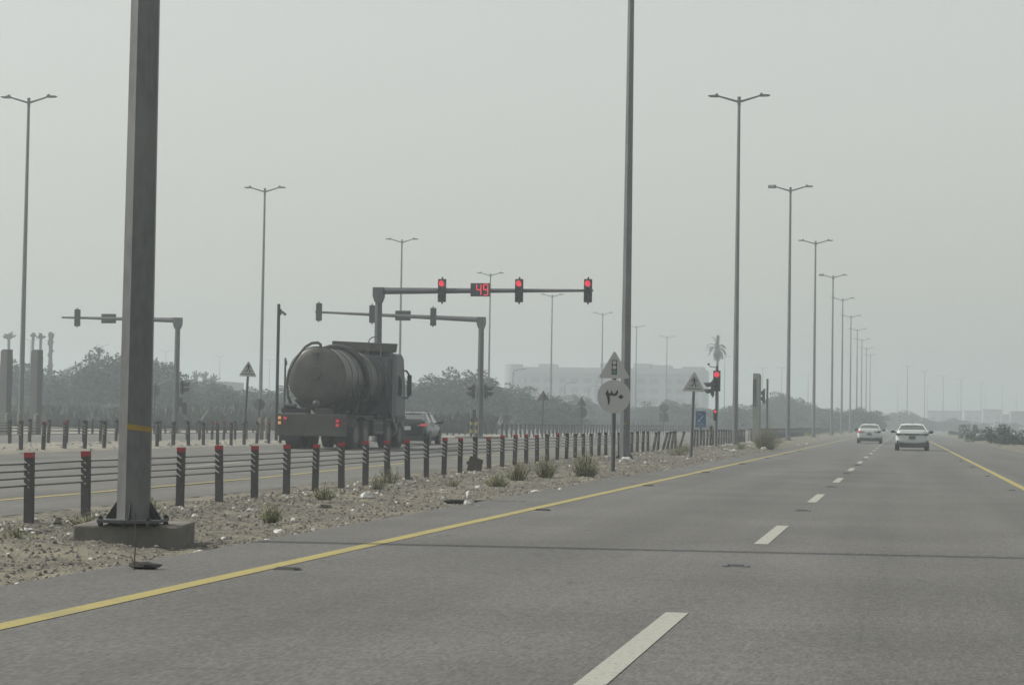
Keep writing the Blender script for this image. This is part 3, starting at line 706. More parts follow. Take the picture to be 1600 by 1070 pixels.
ps = pedsign('triangular pedestrian sign on a slightly tilted post beside the blue sign', (-7.42, 73.5, 0.03), R(7), 2.37, R(1.6), 0.84)
ps2 = pedsign('triangular pedestrian sign on a leaning post left of the truck', (-25.85, 78.5, 0.12), R(12), 2.72, R(2.6), 0.72)
bs = thing('blue_sign', 'small blue sign with a white arrow pointing down left in the median', 'road sign', (-9.72, 100.8, 0.05), R(6))
MB().tube([(0.0, 0.062, 0), (0.0, 0.062, 1.5)], 0.045, 8).build('post', m_galv2, bs)
bp = MB().box((0, 0, 1.42), (0.50, 0.02, 0.80)).build('plate', m_blue, bs)
b = MB(); stroke(b, [(0.11, 1.60), (-0.06, 1.36)], 0.05, -0.02, -0.011); b.prism([(-0.14, 1.27), (-0.02, 1.29), (-0.13, 1.42)], XZ, (-0.021, -0.011)); b.build('arrow', m_swhite, bs)
b = MB().prism([(x*0.05+0.14, z*0.05+1.71) for x, z in circ_poly(1, 14)], XZ, (-0.02, -0.011)); b.build('red_dot', m_taild, bs)
b = MB()
for pts in ([(-0.16, 1.68), (-0.13, 1.655), (-0.05, 1.66), (-0.03, 1.70)], [(0.0, 1.655), (0.0, 1.74)], [(-0.09, 1.70), (-0.08, 1.70)],
            [(-0.17, 1.19), (-0.10, 1.165), (0.0, 1.175), (0.03, 1.20), (0.10, 1.175), (0.15, 1.19)], [(-0.16, 1.21), (-0.16, 1.235)], [(0.06, 1.21), (0.06, 1.23)],
            [(-0.17, 1.09), (-0.12, 1.065), (-0.05, 1.07), (-0.04, 1.11)], [(0.0, 1.07), (0.0, 1.13)], [(0.04, 1.13), (0.06, 1.065), (0.16, 1.07), (0.18, 1.11)], [(0.10, 1.11), (0.11, 1.11)]):
    stroke(b, pts, 0.022, -0.02, -0.011)
b.build('lettering', m_swhite, bs)
def backsign(label, loc, shapes, H, rz=0, pr=0.05):
    t = thing('road_sign', label, 'road sign', loc, rz, 'road signs seen from behind')
    MB().tube([(0, -0.04, 0), (0, -0.04, H)], pr, 8).build('post', m_galv2, t)
    for kind, z, s in shapes:
        if kind == 't': MB().prism(tri_poly(s), lambda a, c, d: (a, d, c+z), (0, 0.02)).build('triangle_plate', m_signb, t)
        if kind == 'c': MB().prism(circ_poly(s/2), lambda a, c, d: (a, d, c+z), (0, 0.02)).build('round_plate', m_signb, t)
        if kind == 'q': MB().box((0, 0.01, z), (s, 0.02, s)).build('square_plate', m_signb, t)
    return t
backsign('dark back of a lone triangular sign left of the double sign back', (-22.7, 130, 0.15), [('t', 2.42, 0.78)], 2.95)
backsign('dark back of a triangle above a disc on one post', (-23.0, 148, 0.15), [('t', 2.25, 0.80), ('c', 1.78, 0.84)], 2.8)
backsign('dark back of a disc above a square plate, right of the round speed sign', (-21.3, 186, 0.15), [('c', 2.45, 0.82), ('q', 1.62, 0.80)], 2.3)
backsign('faint back of a disc under a small square plate left of the near lamp post', (-45.5, 119, 0.1), [('q', 2.1, 0.42), ('c', 1.45, 0.36)], 2.4, pr=0.03)
backsign('pale disc seen from behind just right of the near lamp post', (-44.5, 118, 0.1), [('c', 2.6, 0.62)], 3.0, pr=0.04)
backsign('pale disc sign back between the pedestrian sign and the left gantry pole', (-30.5, 95, 0.12), [('c', 1.7, 0.55)], 2.0, pr=0.05)
backsign('faint small triangle far off above the dark barrier band', (-28.5, 330, 0.15), [('t', 2.4, 0.85)], 3.0)
backsign('faint warning triangle beside the left white car', (-13.5, 440, 0.1), [('t', 2.6, 0.95)], 3.2, pr=0.07)
backsign('faint small disc between the two white cars', (-0.0, 560, 0.1), [('c', 2.7, 0.8)], 3.2, pr=0.07)

# ------------------------------------------------------------------ vehicles
def wheel(parent, x, y, r, wd, name='wheel', rimr=0.6, z=None):
    z = r if z is None else z
    s = 1 if x > 0 else -1
    o = MB().tube([(x-wd/2, y, z), (x-wd/2+0.02, y, z), (x+wd/2-0.02, y, z), (x+wd/2, y, z)], [r*0.94, r, r, r*0.94], 28).build(name, m_tyre, parent, smooth='auto')
    MB().tube([(x+s*(wd/2-0.03), y, z), (x+s*(wd/2+0.005), y, z)], [r*rimr, r*rimr*0.9], 20).build('rim', m_rim, o, smooth='auto')
    return o
def make_sedan(label, paint, L=4.75, W=1.82, bar=False, dark=False, H=1.45, lit=True):
    t = thing('sedan_car', label, 'car')
    # lower body: stations from the rear (y=0) to the nose (y=L)
    st_ = [(0.00, 0.66, 0.48, 0.98, 0.96), (0.06, 0.80, 0.36, 1.05, 1.04), (0.22, 0.88, 0.28, 1.10, 1.10), (0.75, 0.91, 0.24, 1.06, 1.08), (1.40, 0.91, 0.22, 0.98, 1.0),
           (2.60, 0.91, 0.22, 0.94, 0.95), (3.40, 0.90, 0.22, 0.92, 0.95), (4.20, 0.86, 0.24, 0.80, 0.84), (4.60, 0.74, 0.32, 0.66, 0.68), (4.75, 0.58, 0.45, 0.56, 0.57)]
    k = W/1.82; V = []; N = None
    for y, w_, zb, zs, zc in st_:
        half = [(0, zb), (w_*0.80, zb), (w_*0.96, zb+0.09), (w_, 0.55 if zs > 0.7 else (zb+zs)/2), (w_*0.985, 0.68 if zs > 0.8 else zs*0.95), (w_*0.93, zs-0.05), (w_*0.84, zs), (w_*0.45, zc+0.005), (0, zc+0.01)]
        ring = [(x*k, y*L/4.75, z) for x, z in half] + [(-x*k, y*L/4.75, z) for x, z in reversed(half[1:-1])]
        N = len(ring); V += ring
    n = len(st_); Fs = [(i*N+j, i*N+(j+1) % N, (i+1)*N+(j+1) % N, (i+1)*N+j) for i in range(n-1) for j in range(N)]
    Fs += [tuple(reversed(range(N))), tuple(range((n-1)*N, n*N))]
    bm_ = MB().add(V, Fs)
    body = bm_.build('body', paint, t, smooth=True)
    md = body.modifiers.new('s', 'SUBSURF'); md.levels = 1; md.render_levels = 2
    # greenhouse
    gh = [(0.55, 0.80, 1.00, 0.80, 1.01), (1.25, 0.80, 0.95, 0.60, H-0.05), (1.60, 0.80, 0.95, 0.59, H), (2.35, 0.80, 0.95, 0.60, H), (2.75, 0.80, 0.94, 0.60, H-0.04), (3.55, 0.78, 0.92, 0.76, 0.95)]
    gy = lambda y: y*L/4.75
    # roof shell with pillars: build roof + pillar strips
    rb = MB()
    P = lambda x, y, z: (x*k, gy(y), z)
    # roof skin (rounded across)
    roof = [(1.12, 0.58, H-0.085), (1.30, 0.60, H-0.035), (1.65, 0.61, H), (2.2, 0.61, H), (2.6, 0.60, H-0.035), (2.80, 0.585, H-0.085)]
    V = []
    for y, w_, z in roof:
        for a in (-1, -0.93, -0.6, 0, 0.6, 0.93, 1): V.append(P(w_*a*1.04, y, z-0.055*abs(a)**4))
    Fs = [(i*7+j, i*7+j+1, (i+1)*7+j+1, (i+1)*7+j) for i in range(5) for j in range(6)]; rb.add(V, Fs)
    for sx in (-1, 1):
        # rear (C), middle (B) and front (A) pillars and side sill
        for (y0, x0, z0), (y1, x1, z1), wdt in (((0.55, 0.82, 1.04), (1.20, 0.60, H-0.08), 0.20), ((2.05, 0.83, 0.94), (2.0, 0.63, H-0.06), 0.08), ((3.50, 0.79, 0.92), (2.74, 0.60, H-0.08), 0.07)):
            rb.add([P(sx*x0, y0, z0), P(sx*x0, y0+wdt*1.6, z0), P(sx*x1, y1+wdt, z1), P(sx*x1, y1, z1), P(sx*(x0-0.06), y0, z0), P(sx*(x0-0.06), y0+wdt*1.6, z0), P(sx*(x1-0.05), y1+wdt, z1), P(sx*(x1-0.05), y1, z1)],
                   [(0, 1, 2, 3), (7, 6, 5, 4), (0, 3, 7, 4), (1, 5, 6, 2)])
    rb.build('roof', paint, t, smooth='auto')
    if True:
        g = MB()
        def quad(b, a): b.add([P(*p) for p in a], [(0, 1, 2, 3)])
        quad(g, [(-0.735, 0.60, 1.085), (0.735, 0.60, 1.085), (0.560, 1.17, H-0.095), (-0.560, 1.17, H-0.095)])
        g.build('rear_window', m_glassb, t)
        g = MB(); quad(g, [(0.73, 3.52, 0.94), (-0.73, 3.52, 0.94), (-0.57, 2.80, H-0.09), (0.57, 2.80, H-0.09)]); g.build('windscreen', m_glassb, t)
        for sx in (-1, 1):
            g = MB(); quad(g, [(sx*0.795, 0.95, 0.99), (sx*0.815, 3.45, 0.93), (sx*0.607, 2.76, H-0.09), (sx*0.607, 1.30, H-0.07)]); g.build('side_window', m_glass, t)
    # boot-lid spoiler edge
    sl_ = MB().prism([(0.03, 1.02), (0.08, 1.115), (0.30, 1.10), (0.30, 1.02)], lambda a, c, d: (d*k, gy(a), c), (-0.66, 0.66)).build('boot_lip', paint, t, bevel=0.01)
    # lower bumper valance
    MB().prism([(-0.86, 0.33), (-0.6, 0.43), (-0.3, 0.39), (0.3, 0.39), (0.6, 0.43), (0.86, 0.33), (0.78, 0.24), (0.45, 0.18), (-0.45, 0.18), (-0.78, 0.24)], lambda a, c, d: (a*k, d, c), (-0.055, 0.25)).build('bumper_valance', m_plastic, t)
    if bar:
        MB().box((0, 0.03, 0.87), (1.60*k, 0.14, 0.085)).build('light_bar', m_taildk, t, bevel=0.02)
        for sx in (-1, 1): MB().box((sx*0.50*k, -0.044, 0.86), (0.22, 0.012, 0.022)).build('tail_light', m_plate, t)
        for sx in (-1, 1): MB().box((sx*0.79*k, 0.03, 0.44), (0.07, 0.12, 0.20)).build('reflector', m_plastic, t, bevel=0.01)
        for sx in (-1, 1): MB().box((sx*0.80*k, 0.07, 0.87), (0.14, 0.16, 0.11)).build('tail_light_corner', m_taildk, t, bevel=0.02)
    elif dark:
        for sx in (-1, 1): MB().box((sx*0.72*k, 0.06, 0.86), (0.26, 0.16, 0.10)).build('tail_light', m_tailr if sx > 0 else m_tailr, t, bevel=0.03)
        for sx in (-1, 1): MB().box((sx*0.52*k, -0.012, 0.84), (0.12, 0.02, 0.03)).build('reversing_light', m_plate, t)
    else:
        for sx in (-1, 1):
            MB().box((sx*0.72*k, 0.05, 0.86), (0.24, 0.16, 0.13)).build('tail_light', m_tailr if sx < 0 and lit else m_taildk, t, bevel=0.02)
            MB().box((sx*0.48*k, -0.0, 0.88), (0.28, 0.03, 0.03)).box((sx*0.50*k, 0.0, 0.80), (0.22, 0.03, 0.022)).build('lamp_strip', m_taildk, t)
    zpl = 0.70 if not dark else 0.72
    pl = MB().box((0, -0.02, zpl), (0.34, 0.06, 0.17)).build('number_plate', m_plate if dark else m_rim, t)
    MB().box((0, 0.012, zpl+0.16), (0.12, 0.02, 0.035)).build('badge', m_galv, t)
    for sx in (-1, 1):
        mr = MB().blob((sx*(0.91*k+0.13), gy(3.05), 1.0), (0.13, 0.09, 0.085), 10, 6, 0).build('mirror', m_plastic, t, smooth=True)
        MB().tube([(sx*0.80*k, gy(3.05), 0.95), (sx*(0.91*k+0.08), gy(3.05), 0.965)], 0.03, 6).build('mirror_stalk', m_plastic, mr)
        for y in (0.98, 3.75): wheel(t, sx*(0.91*k-0.115), gy(y), 0.33, 0.22)
        for y in (1.75, 2.75): MB().box((sx*0.915*k, gy(y), 0.80), (0.03, 0.18, 0.03)).build('door_handle', paint, t)
    MB().prism([(1.32, H-0.02), (1.5, H), (1.34, H+0.055)], lambda a, c, d: (d, gy(a), c), (-0.015, 0.015)).build('antenna', m_plastic, t)
    MB().box((0, gy(2.4), 0.20), (1.3*k, L*0.8, 0.08)).build('underside', m_plastic, t)
    # seats seen through the glass are left to the dark interior
    MB().box((0, gy(2.2), 0.80), (1.5*k, 2.4, 0.3)).build('interior', m_plastic, t)
    return t
wcar = make_sedan('white sedan with a full-width dark tail lamp bar, in the right lane', m_carw, 4.7, 1.80, bar=True); wcar.location = (0.55, 111.3, 0)
wcar2 = make_sedan('white sedan with a lit red left tail lamp, in the left lane further ahead', m_carw, 4.7, 1.82); wcar2.location = (-2.35, 153.5, 0)
dcar = make_sedan('dark grey sedan with a lit red tail lamp waiting right beside the tanker truck', m_card, 4.75, 1.84, dark=True); dcar.location = (-21.2, 87.0, 0.13); dcar.rotation_euler = (0, 0, R(4)); dcar.scale = (0.97, 1, 1)
wfar = make_sedan('tiny far white car beyond the barrier right of the tall lamp post', m_carw, 4.5, 1.85, H=1.75); wfar.location = (-31.5, 395, 0.13); wfar.rotation_euler = (0, 0, R(200))
wfar.location = (-32.5, 398, 0.13)

# tanker truck, rear at y=0, heading +y
tk = thing('tanker_truck', 'dark grey tanker truck seen from behind, waiting at the signals with tail lamps lit', 'tanker truck', (-20.12, 68.6, 0.12), 0)
MB().box((0, 0.05, 0.86), (2.46, 0.10, 0.76)).box((0, 0.22, 1.20), (2.40, 0.30, 0.05)).build('rear_panel', m_panel, tk, bevel=0.015)
MB().box((-0.72, 0.45, 1.36), (0.90, 0.5, 0.17)).box((0.35, 0.40, 1.33), (0.5, 0.4, 0.2)).build('rear_locker', m_truck, tk, bevel=0.02)
q = MB()
for sx in (-1, 1): q.box((sx*0.42, 4.1, 1.08), (0.10, 7.6, 0.26))
for y in (0.6, 1.6, 2.8, 4.0, 5.3): q.box((0, y, 1.06), (0.84, 0.12, 0.2)); 
q.box((0, 4.5, 0.85), (1.7, 1.9, 0.75)).box((0, 2.0, 0.95), (1.0, 3.0, 0.6)).box((0, 5.8, 1.05), (1.9, 0.9, 0.5)); q.build('chassis', m_truck, tk)
# lamps
for x, z, m, nm, l in ((-1.165, 1.10, m_tailo, 'tail_lamp', 'lit orange lamp'), (-1.165, 0.925, m_tailo, 'tail_lamp', 'lit orange lamp'), (-0.96, 1.09, m_tailr, 'tail_lamp', 'lit red lamp'), (0.92, 1.02, m_tailr, 'tail_lamp', 'lit red lamp'), (0.92, 0.87, m_tailr, 'tail_lamp', 'lit red lamp'),
                    (-0.96, 0.93, m_taild, 'tail_lamp', 'unlit red lamp'), (1.06, 1.03, m_taild, 'tail_lamp', 'unlit red lamp'), (1.06, 0.87, m_taild, 'tail_lamp', 'unlit red lamp'), (1.17, 0.95, m_taild, 'tail_lamp', 'unlit red lamp')):
    MB().box((x, -0.012, z), (0.10, 0.03, 0.10)).build(nm, m, tk)['label'] = l
# tank
TX, TZ, TR = -0.09, 2.56, 1.04
rings = []
for yy, rr_ in ((0.66, 0.0), (0.665, 0.35), (0.69, 0.72), (0.735, 0.95), (0.80, 1.03), (0.86, TR)): rings.append((yy, rr_))
rings += [(6.2, TR), (6.33, 1.03), (6.43, 0.80), (6.47, 0.4), (6.48, 0.0)]
tank = MB().tube([(TX, y, TZ) for y, r_ in rings], [max(0.001, r_) for y, r_ in rings], 48, cap=False).build('tank', m_tank, tk, smooth=True)
def ring(y, w_, r_, m, nm='tank_band'):
    return MB().tube([(TX, y-w_/2, TZ), (TX, y-w_/2, TZ), (TX, y+w_/2, TZ), (TX, y+w_/2, TZ)], [TR*0.98, r_, r_, TR*0.98], 48, cap=False).build(nm, m, tk, smooth='auto')
for y in (0.86, 1.75, 2.55, 4.45, 5.4): ring(y, 0.05, TR+0.03, m_tank)
# fittings on the dished end
e = MB().tube([(TX-0.05, 0.68, TZ+0.12), (TX-0.05, 0.62, TZ+0.12)], [0.27, 0.25], 24).tube([(TX-0.05, 0.64, TZ+0.12), (TX-0.05, 0.57, TZ+0.12)], 0.06, 10).box((TX-0.42, 0.67, TZ-0.30), (0.34, 0.03, 0.12)).box((TX+0.45, 0.68, TZ-0.34), (0.40, 0.03, 0.10)).box((TX-0.02, 0.67, TZ+0.72), (0.20, 0.06, 0.24))
e.build('end_hatch', m_tank, tank, smooth='auto')
# gooseneck pipe
gp = []
for k in range(10): 
    a = R(200 - 110*k/9*0.98); gp.append((TX+math.cos(a)*(TR-0.10), 0.46, TZ+math.sin(a)*(TR-0.10)))
gpp = [(TX-0.75, 0.45, 1.42), (TX-0.93, 0.44, 1.9), (TX-0.98, 0.44, 2.35), (TX-0.90, 0.44, 2.75), (TX-0.66, 0.46, 3.2), (TX-0.38, 0.55, 3.58), (TX-0.16, 0.66, 3.73), (TX+0.02, 0.80, 3.75), (TX+0.08, 0.92, 3.70), (TX+0.09, 0.98, 3.52)]
MB().tube(gpp, 0.052, 10).build('filling_pipe', m_tank, tk, smooth=True)
# thick hose laid over the tank
hp = []
for k in range(22):
    a = R(128 - 175*k/21); hp.append((TX+math.cos(a)*(TR+0.10), 3.1+0.55*k/21+0.10*math.sin(k*0.4), TZ+math.sin(a)*(TR+0.10)))
MB().tube(hp, 0.10, 10).build('hose', m_hose, tk, smooth=True)
ring(3.75, 0.14, TR+0.07, m_truck, 'hose_tray')
MB().tube([(-1.05, 0.25, 1.52), (-0.65, 0.22, 1.50)], 0.085, 12).build('outlet_pipe', m_hose, tk, smooth='auto')
MB().tube([(0.02, 0.50, 1.62), (0.02, 0.36, 1.62)], [0.12, 0.12], 16).blob((0.02, 0.36, 1.62), (0.10, 0.04, 0.10), 12, 6, 0).build('outlet_valve', m_galv2, tk, smooth='auto')
MB().tube([(0.02, 0.38, 1.52), (0.02, 0.38, 1.25)], 0.018, 6).build('valve_lever', m_truck, tk)
for y in (1.3, 2.4, 3.6, 4.8, 5.6):
    for sx in (-1, 1):
        q = MB(); q.prism([(sx*0.42, 1.15), (sx*0.98, 1.72), (sx*0.80, 1.80), (sx*0.38, 1.48)], lambda a, c, d: (a+TX*0.5, d+y, c), (-0.04, 0.04))
        q.build('tank_saddle', m_truck, tk)
q = MB()
for y in (1.2, 1.8, 2.4, 3.0, 3.6): q.box((1.12, y, 2.06), (0.03, 0.05, 0.62), rx=R(35))
q.tube([(1.12, 1.6, 1.3), (1.12, 2.1, 1.75)], 0.03, 6).tube([(1.12, 2.7, 1.3), (1.12, 2.2, 1.75)], 0.03, 6).build('side_rack', m_truck, tk)
# ladder hoops at the front
q = MB()
for x in (0.50, 0.98):
    q.tube([(x, 5.6, 3.3), (x, 5.6, 3.75), (x, 5.6, 3.98)], 0.022, 6)
q.tube([(0.50, 5.6, 3.85)] + [(0.74-0.24*math.cos(math.pi*k/8), 5.6, 3.95+0.22*math.sin(math.pi*k/8)) for k in range(9)] + [(0.98, 5.6, 3.85)], 0.022, 6)
q.tube([(0.35, 5.6, 3.42), (1.02, 5.6, 3.42)], 0.022, 6).tube([(1.0, 5.6, 3.4), (1.18, 5.8, 2.6), (1.24, 5.9, 1.5)], 0.028, 6).tube([(1.10, 6.1, 3.4), (1.24, 6.1, 2.6), (1.26, 6.1, 1.3)], 0.028, 6)
q.build('ladder', m_galv2, tk)
MB().tube([(0.35, 0.9, 3.5), (0.35, 0.9, 3.66)], 0.02, 6).build('vent_pipe', m_truck, tk)
# cab
cab = MB().prism([(6.55, 0.95), (8.55, 0.75), (8.62, 1.6), (8.5, 2.4), (8.25, 3.45), (7.9, 3.60), (6.7, 3.60), (6.55, 3.4)], lambda a, c, d: (d, a, c), (-1.23, 1.23)).build('cab', m_cabw, tk, bevel=0.06)
MB().box((0, 6.525, 2.3), (2.0, 0.04, 2.3)).build('cab_rear_wall', m_cabw, cab)
MB().prism([(6.30, 1.15), (7.0, 1.15), (7.0, 3.50), (6.60, 3.56), (6.35, 3.4)], lambda a, c, d: (d, a, c), (1.17, 1.26)).build('side_fairing', m_cabd, cab, bevel=0.02)
MB().prism([(6.30, 1.15), (7.0, 1.15), (7.0, 3.50), (6.60, 3.56), (6.35, 3.4)], lambda a, c, d: (d, a, c), (-1.26, -1.17)).build('side_fairing', m_cabd, cab, bevel=0.02)
MB().prism([(7.15, 2.0), (8.05, 1.95), (8.0, 2.55), (7.15, 2.9)], lambda a, c, d: (d, a, c), (1.225, 1.24)).build('side_window', m_glass, cab)
MB().prism([(-1.16, 3.72), (1.33, 3.62), (1.38, 3.95), (-1.16, 4.04)], lambda a, c, d: (a, d, c), (6.45, 6.6)).box((0, 7.0, 3.66), (2.0, 0.9, 0.08)).build('roof_visor', m_panel, cab, bevel=0.02)
for sx in (-1, 1):
    mir = MB().box((sx*1.43, 8.35, 2.42), (0.17, 0.10, 0.80), ).build('mirror', m_plastic, cab, bevel=0.03)
    MB().tube([(sx*1.2, 8.35, 2.98), (sx*1.30, 8.35, 2.98), (sx*1.43, 8.35, 2.80)], 0.04, 6).tube([(sx*1.2, 8.35, 1.96), (sx*1.32, 8.35, 1.92), (sx*1.43, 8.35, 2.03)], 0.035, 6).build('mirror_arm', m_plastic, mir)
MB().prism([(7.0, 1.25), (8.45, 1.25), (8.5, 1.12), (8.3, 1.12), (8.1, 1.02), (7.35, 1.02), (7.1, 0.95)], lambda a, c, d: (d, a, c), (0.95, 1.275)).build('wheel_arch', m_cabd, cab)
MB().box((0, 8.45, 0.7), (2.4, 0.25, 0.5)).build('front_bumper', m_plastic, cab)
# wheels: two driven rear axles with twins, two front axles
for y in (1.35, 2.65):
    for sx in (-1, 1):
        wheel(tk, sx*1.09, y, 0.52, 0.28); wheel(tk, sx*0.77, y, 0.52, 0.28)
for y in (5.95, 7.7):
    for sx in (-1, 1): wheel(tk, sx*1.08, y, 0.52, 0.32)
for sx in (-1, 1):
    MB().prism([(2.0+math.cos(R(a))*1.30, 0.52+math.sin(R(a))*0.72) for a in range(15, 170, 14)] + [(2.0+math.cos(R(a))*1.24, 0.52+math.sin(R(a))*0.66) for a in range(155, 10, -14)], lambda a, c, d: (d*sx, a, c), (0.62, 1.24)).build('mudguard', m_truck, tk)
    MB().box((sx*1.0, 4.55, 0.80), (0.42, 1.5, 0.55)).build('side_locker', m_truck, tk, bevel=0.04)
    MB().box((sx*1.21, 4.55, 0.96), (0.03, 1.4, 0.07)).box((sx*1.21, 4.55, 0.62), (0.03, 1.4, 0.07)).build('side_guard', m_galv2, tk)
    MB().tube([(sx*1.0, 6.75, 0.75), (sx*1.0, 7.1, 0.75)], 0.32, 16).build('fuel_tank', m_galv2, tk, smooth='auto')
MB().prism([(5.35, 1.12), (6.6, 1.12), (6.72, 0.75), (6.6, 1.02), (5.4, 1.02), (5.25, 0.8)], lambda a, c, d: (d, a, c), (0.9, 1.25)).build('mudguard', m_truck, tk)
for x in (-1.08, 1.08): MB().box((x*0.93, 0.62, 0.55), (0.62, 0.02, 0.5)).build('mud_flap', m_hose, tk)

# ------------------------------------------------------------------ vegetation
def leaf_mesh(name, blobs, n, size, m, seed, flat=0.75):
    rr = random.Random(seed); V = []; Fs = []
    tot = sum(b[3]*b[4]*b[5] for b in blobs)
    for (cx, cy, cz, rx, ry, rz) in blobs:
        for _ in range(int(n*rx*ry*rz/tot)):
            while True:
                x, y, z = rr.uniform(-1, 1), rr.uniform(-1, 1), rr.uniform(-1, 1); d = x*x+y*y+z*z
                if d < 1 and rr.random() < 0.25+0.75*d: break
            p = Vector((cx+x*rx, cy+y*ry, cz+z*rz)); s = size*rr.uniform(0.5, 1.3)
            a = Vector((rr.gauss(0, 1), rr.gauss(0, 1), rr.gauss(0, 0.7))).normalized(); b_ = Vector((rr.gauss(0, 1), rr.gauss(0, 1), rr.gauss(0, 1))); b_ = (b_-a*b_.dot(a)).normalized()
            o = len(V); V += [p-a*s, p+b_*s*0.55*flat, p+a*s, p-b_*s*0.55*flat]; Fs.append((o, o+1, o+2, o+3))
    me = bpy.data.meshes.new(name); me.from_pydata([tuple(q) for q in V], [], Fs); me.materials.append(m); me.update(); return me
crowns = []
for sd_ in range(6):
    rr = random.Random(100+sd_); bl = [(0, 0, 3.9, 2.3, 2.3, 1.9), (0, 0, 2.2, 2.9, 2.6, 1.8)]
    for _ in range(17):
        a = rr.uniform(0, 6.3); q = rr.uniform(0.8, 2.7); r_ = rr.uniform(0.4, 1.1); bl.append((math.cos(a)*q, math.sin(a)*q, rr.uniform(2.5, 6.9)-q*0.5, r_, r_, r_*0.85))
    crowns.append(leaf_mesh('crown', bl, 4200, 0.23, m_leaf, sd_))
trm = MB().tube([(0, 0, 0), (0.1, 0, 1.2), (0, 0.1, 3.5)], [0.28, 0.2, 0.08], 7).tube([(0.05, 0, 1.2), (1.2, 0.3, 3.4)], [0.13, 0.04], 5).tube([(0.05, 0, 1.4), (-1.1, 0.2, 3.6)], [0.12, 0.04], 5).tube([(0.05, 0, 1.5), (0.1, -1.0, 3.8)], [0.12, 0.04], 5)
tr0 = trm.build('trunk', m_bark); trunk_me = tr0.data; bpy.data.objects.remove(tr0)
def tree(x, y, h, wd, k, label, group='trees beyond the roads'):
    t = thing('tree', label, 'tree', (x, y, 0.04), random.uniform(0, 6.3), group)
    t.scale = (wd/3.0, wd/3.0, h/6.4)
    for nm, me in (('crown', crowns[k % 6]), ('trunk', trunk_me)):
        o = bpy.data.objects.new(nm, me); col.objects.link(o); o.parent = t
def px2w(px, py, Y):     # where a point of the view at depth Y lies, for laying out the far tree line
    a = Vector((px-800, 535-py, -F)); d = Vector((a.dot(xw), a.dot(v), a.dot(u))); t = Y/d.y; return d.x*t, d.z*t+1.25
tl = []   # (x, top y, depth, half-width m)
for x, ty in [(-30, 566), (8, 572), (38, 562), (70, 584), (98, 592), (122, 586), (146, 566), (172, 556), (196, 554), (222, 560), (246, 566), (268, 582), (292, 602), (318, 600), (345, 601), (368, 606), (388, 616), (408, 613), (432, 612), (458, 608), (484, 610)]:
    tl.append((x, ty, 235+random.uniform(-12, 18), 3.4, 'in the tall left tree belt'))
for x, ty in [(512, 604), (540, 600), (568, 598), (596, 597), (622, 596), (648, 594), (672, 596), (698, 592), (722, 587), (744, 586), (766, 597), (786, 602), (806, 610), (828, 618), (852, 622), (878, 626)]:
    tl.append((x, ty, 255+random.uniform(-12, 15), 3.3, 'in the tree belt right behind the truck'))
for x, ty in [(900, 622), (924, 628), (948, 634), (975, 640), (1000, 640), (1025, 632), (1048, 629), (1070, 630), (1092, 636), (1114, 640), (1136, 638), (1158, 636), (1180, 637)]:
    tl.append((x, ty, 350+random.uniform(-15, 15), 3.8, 'in the hazy belt before the big building'))
for x, ty in [(1200, 622), (1216, 618), (1230, 620), (1244, 626), (1258, 634), (1272, 638), (1286, 638), (1300, 642), (1315, 641), (1330, 643), (1345, 640), (1356, 643)]:
    tl.append((x, ty, 400+random.uniform(-15, 15), 3.6, 'in the rounded clump right of the grey cabinet'))
for x, ty in [(1372, 648), (1390, 647), (1405, 646), (1420, 645), (1436, 650), (1454, 658), (1475, 657), (1500, 655), (1530, 660), (1572, 661)]:
    tl.append((x, ty, 620+random.uniform(-20, 20), 4.5, 'in the faintest belt near the vanishing road'))
cnt = {}
for i, (px, py, Y, wd, where) in enumerate(tl):
    x, z = px2w(px, py, Y); cnt[where] = cnt.get(where, 0)+1
    tree(x, Y, z*1.04, wd*random.uniform(0.9, 1.2), i, 'hazy green tree %s, %s from the left' % (where, nth(cnt[where]-1)))
# lower filler scrub in front of the trees
def scrub(name, n, xf, yf, hf, m, label, cat, seed, wdt=0.10):
    rr = random.Random(seed); V = []; Fs = []
    for _ in range(n):
        Y = yf(rr); X = xf(rr, Y); h = hf(rr)*(0.6+0.8*max(0, noise.noise(Vector((X*0.08, Y*0.03, 4)))+0.45)); a = rr.uniform(0, 3.14); dx, dy = math.cos(a), math.sin(a); lx, ly = rr.gauss(0, .22)*h, rr.gauss(0, .22)*h
        for q in range(2):
            ww = wdt*rr.uniform(0.6, 1.5); o = len(V)
            V += [(X-dx*ww, Y-dy*ww, 0.0), (X+dx*ww, Y+dy*ww, 0.0), (X+lx+dx*ww*1.3, Y+ly+dy*ww, h*0.6), (X+lx*1.7, Y+ly*1.7, h), (X+lx-dx*ww*1.3, Y+ly-dy*ww, h*0.6)]; Fs.append((o, o+1, o+2, o+3, o+4)); lx = -lx
    me = bpy.data.meshes.new(name); me.from_pydata(V, [], Fs); me.materials.append(m); me.update()
    o = bpy.data.objects.new(name, me); col.objects.link(o); tag(o, label, cat, kind='stuff'); return o
scrub('reed_scrub', 42000, lambda r, Y: r.uniform(-0.50*Y, -0.20*Y), lambda r: r.uniform(165, 232), lambda r: r.uniform(0.7, 2.1), m_leaf2, 'pale dry reeds and scrub before the left trees', 'scrub', 21, 0.16)
scrub('reed_scrub', 26000, lambda r, Y: r.uniform(-0.24*Y, -0.09*Y), lambda r: r.uniform(300, 390), lambda r: r.uniform(0.8, 2.4), m_leaf2, 'hazy low scrub before the big building and the crossing', 'scrub', 22, 0.07)
scrub('roadside_scrub', 1500, lambda r, Y: -10.2+r.uniform(-1, 0.2)+curve(Y), lambda r: r.uniform(220, 480), lambda r: r.uniform(0.25, 0.55), m_shrubd, 'low dark weeds along the far barrier of the median', 'weeds', 23, 0.08)
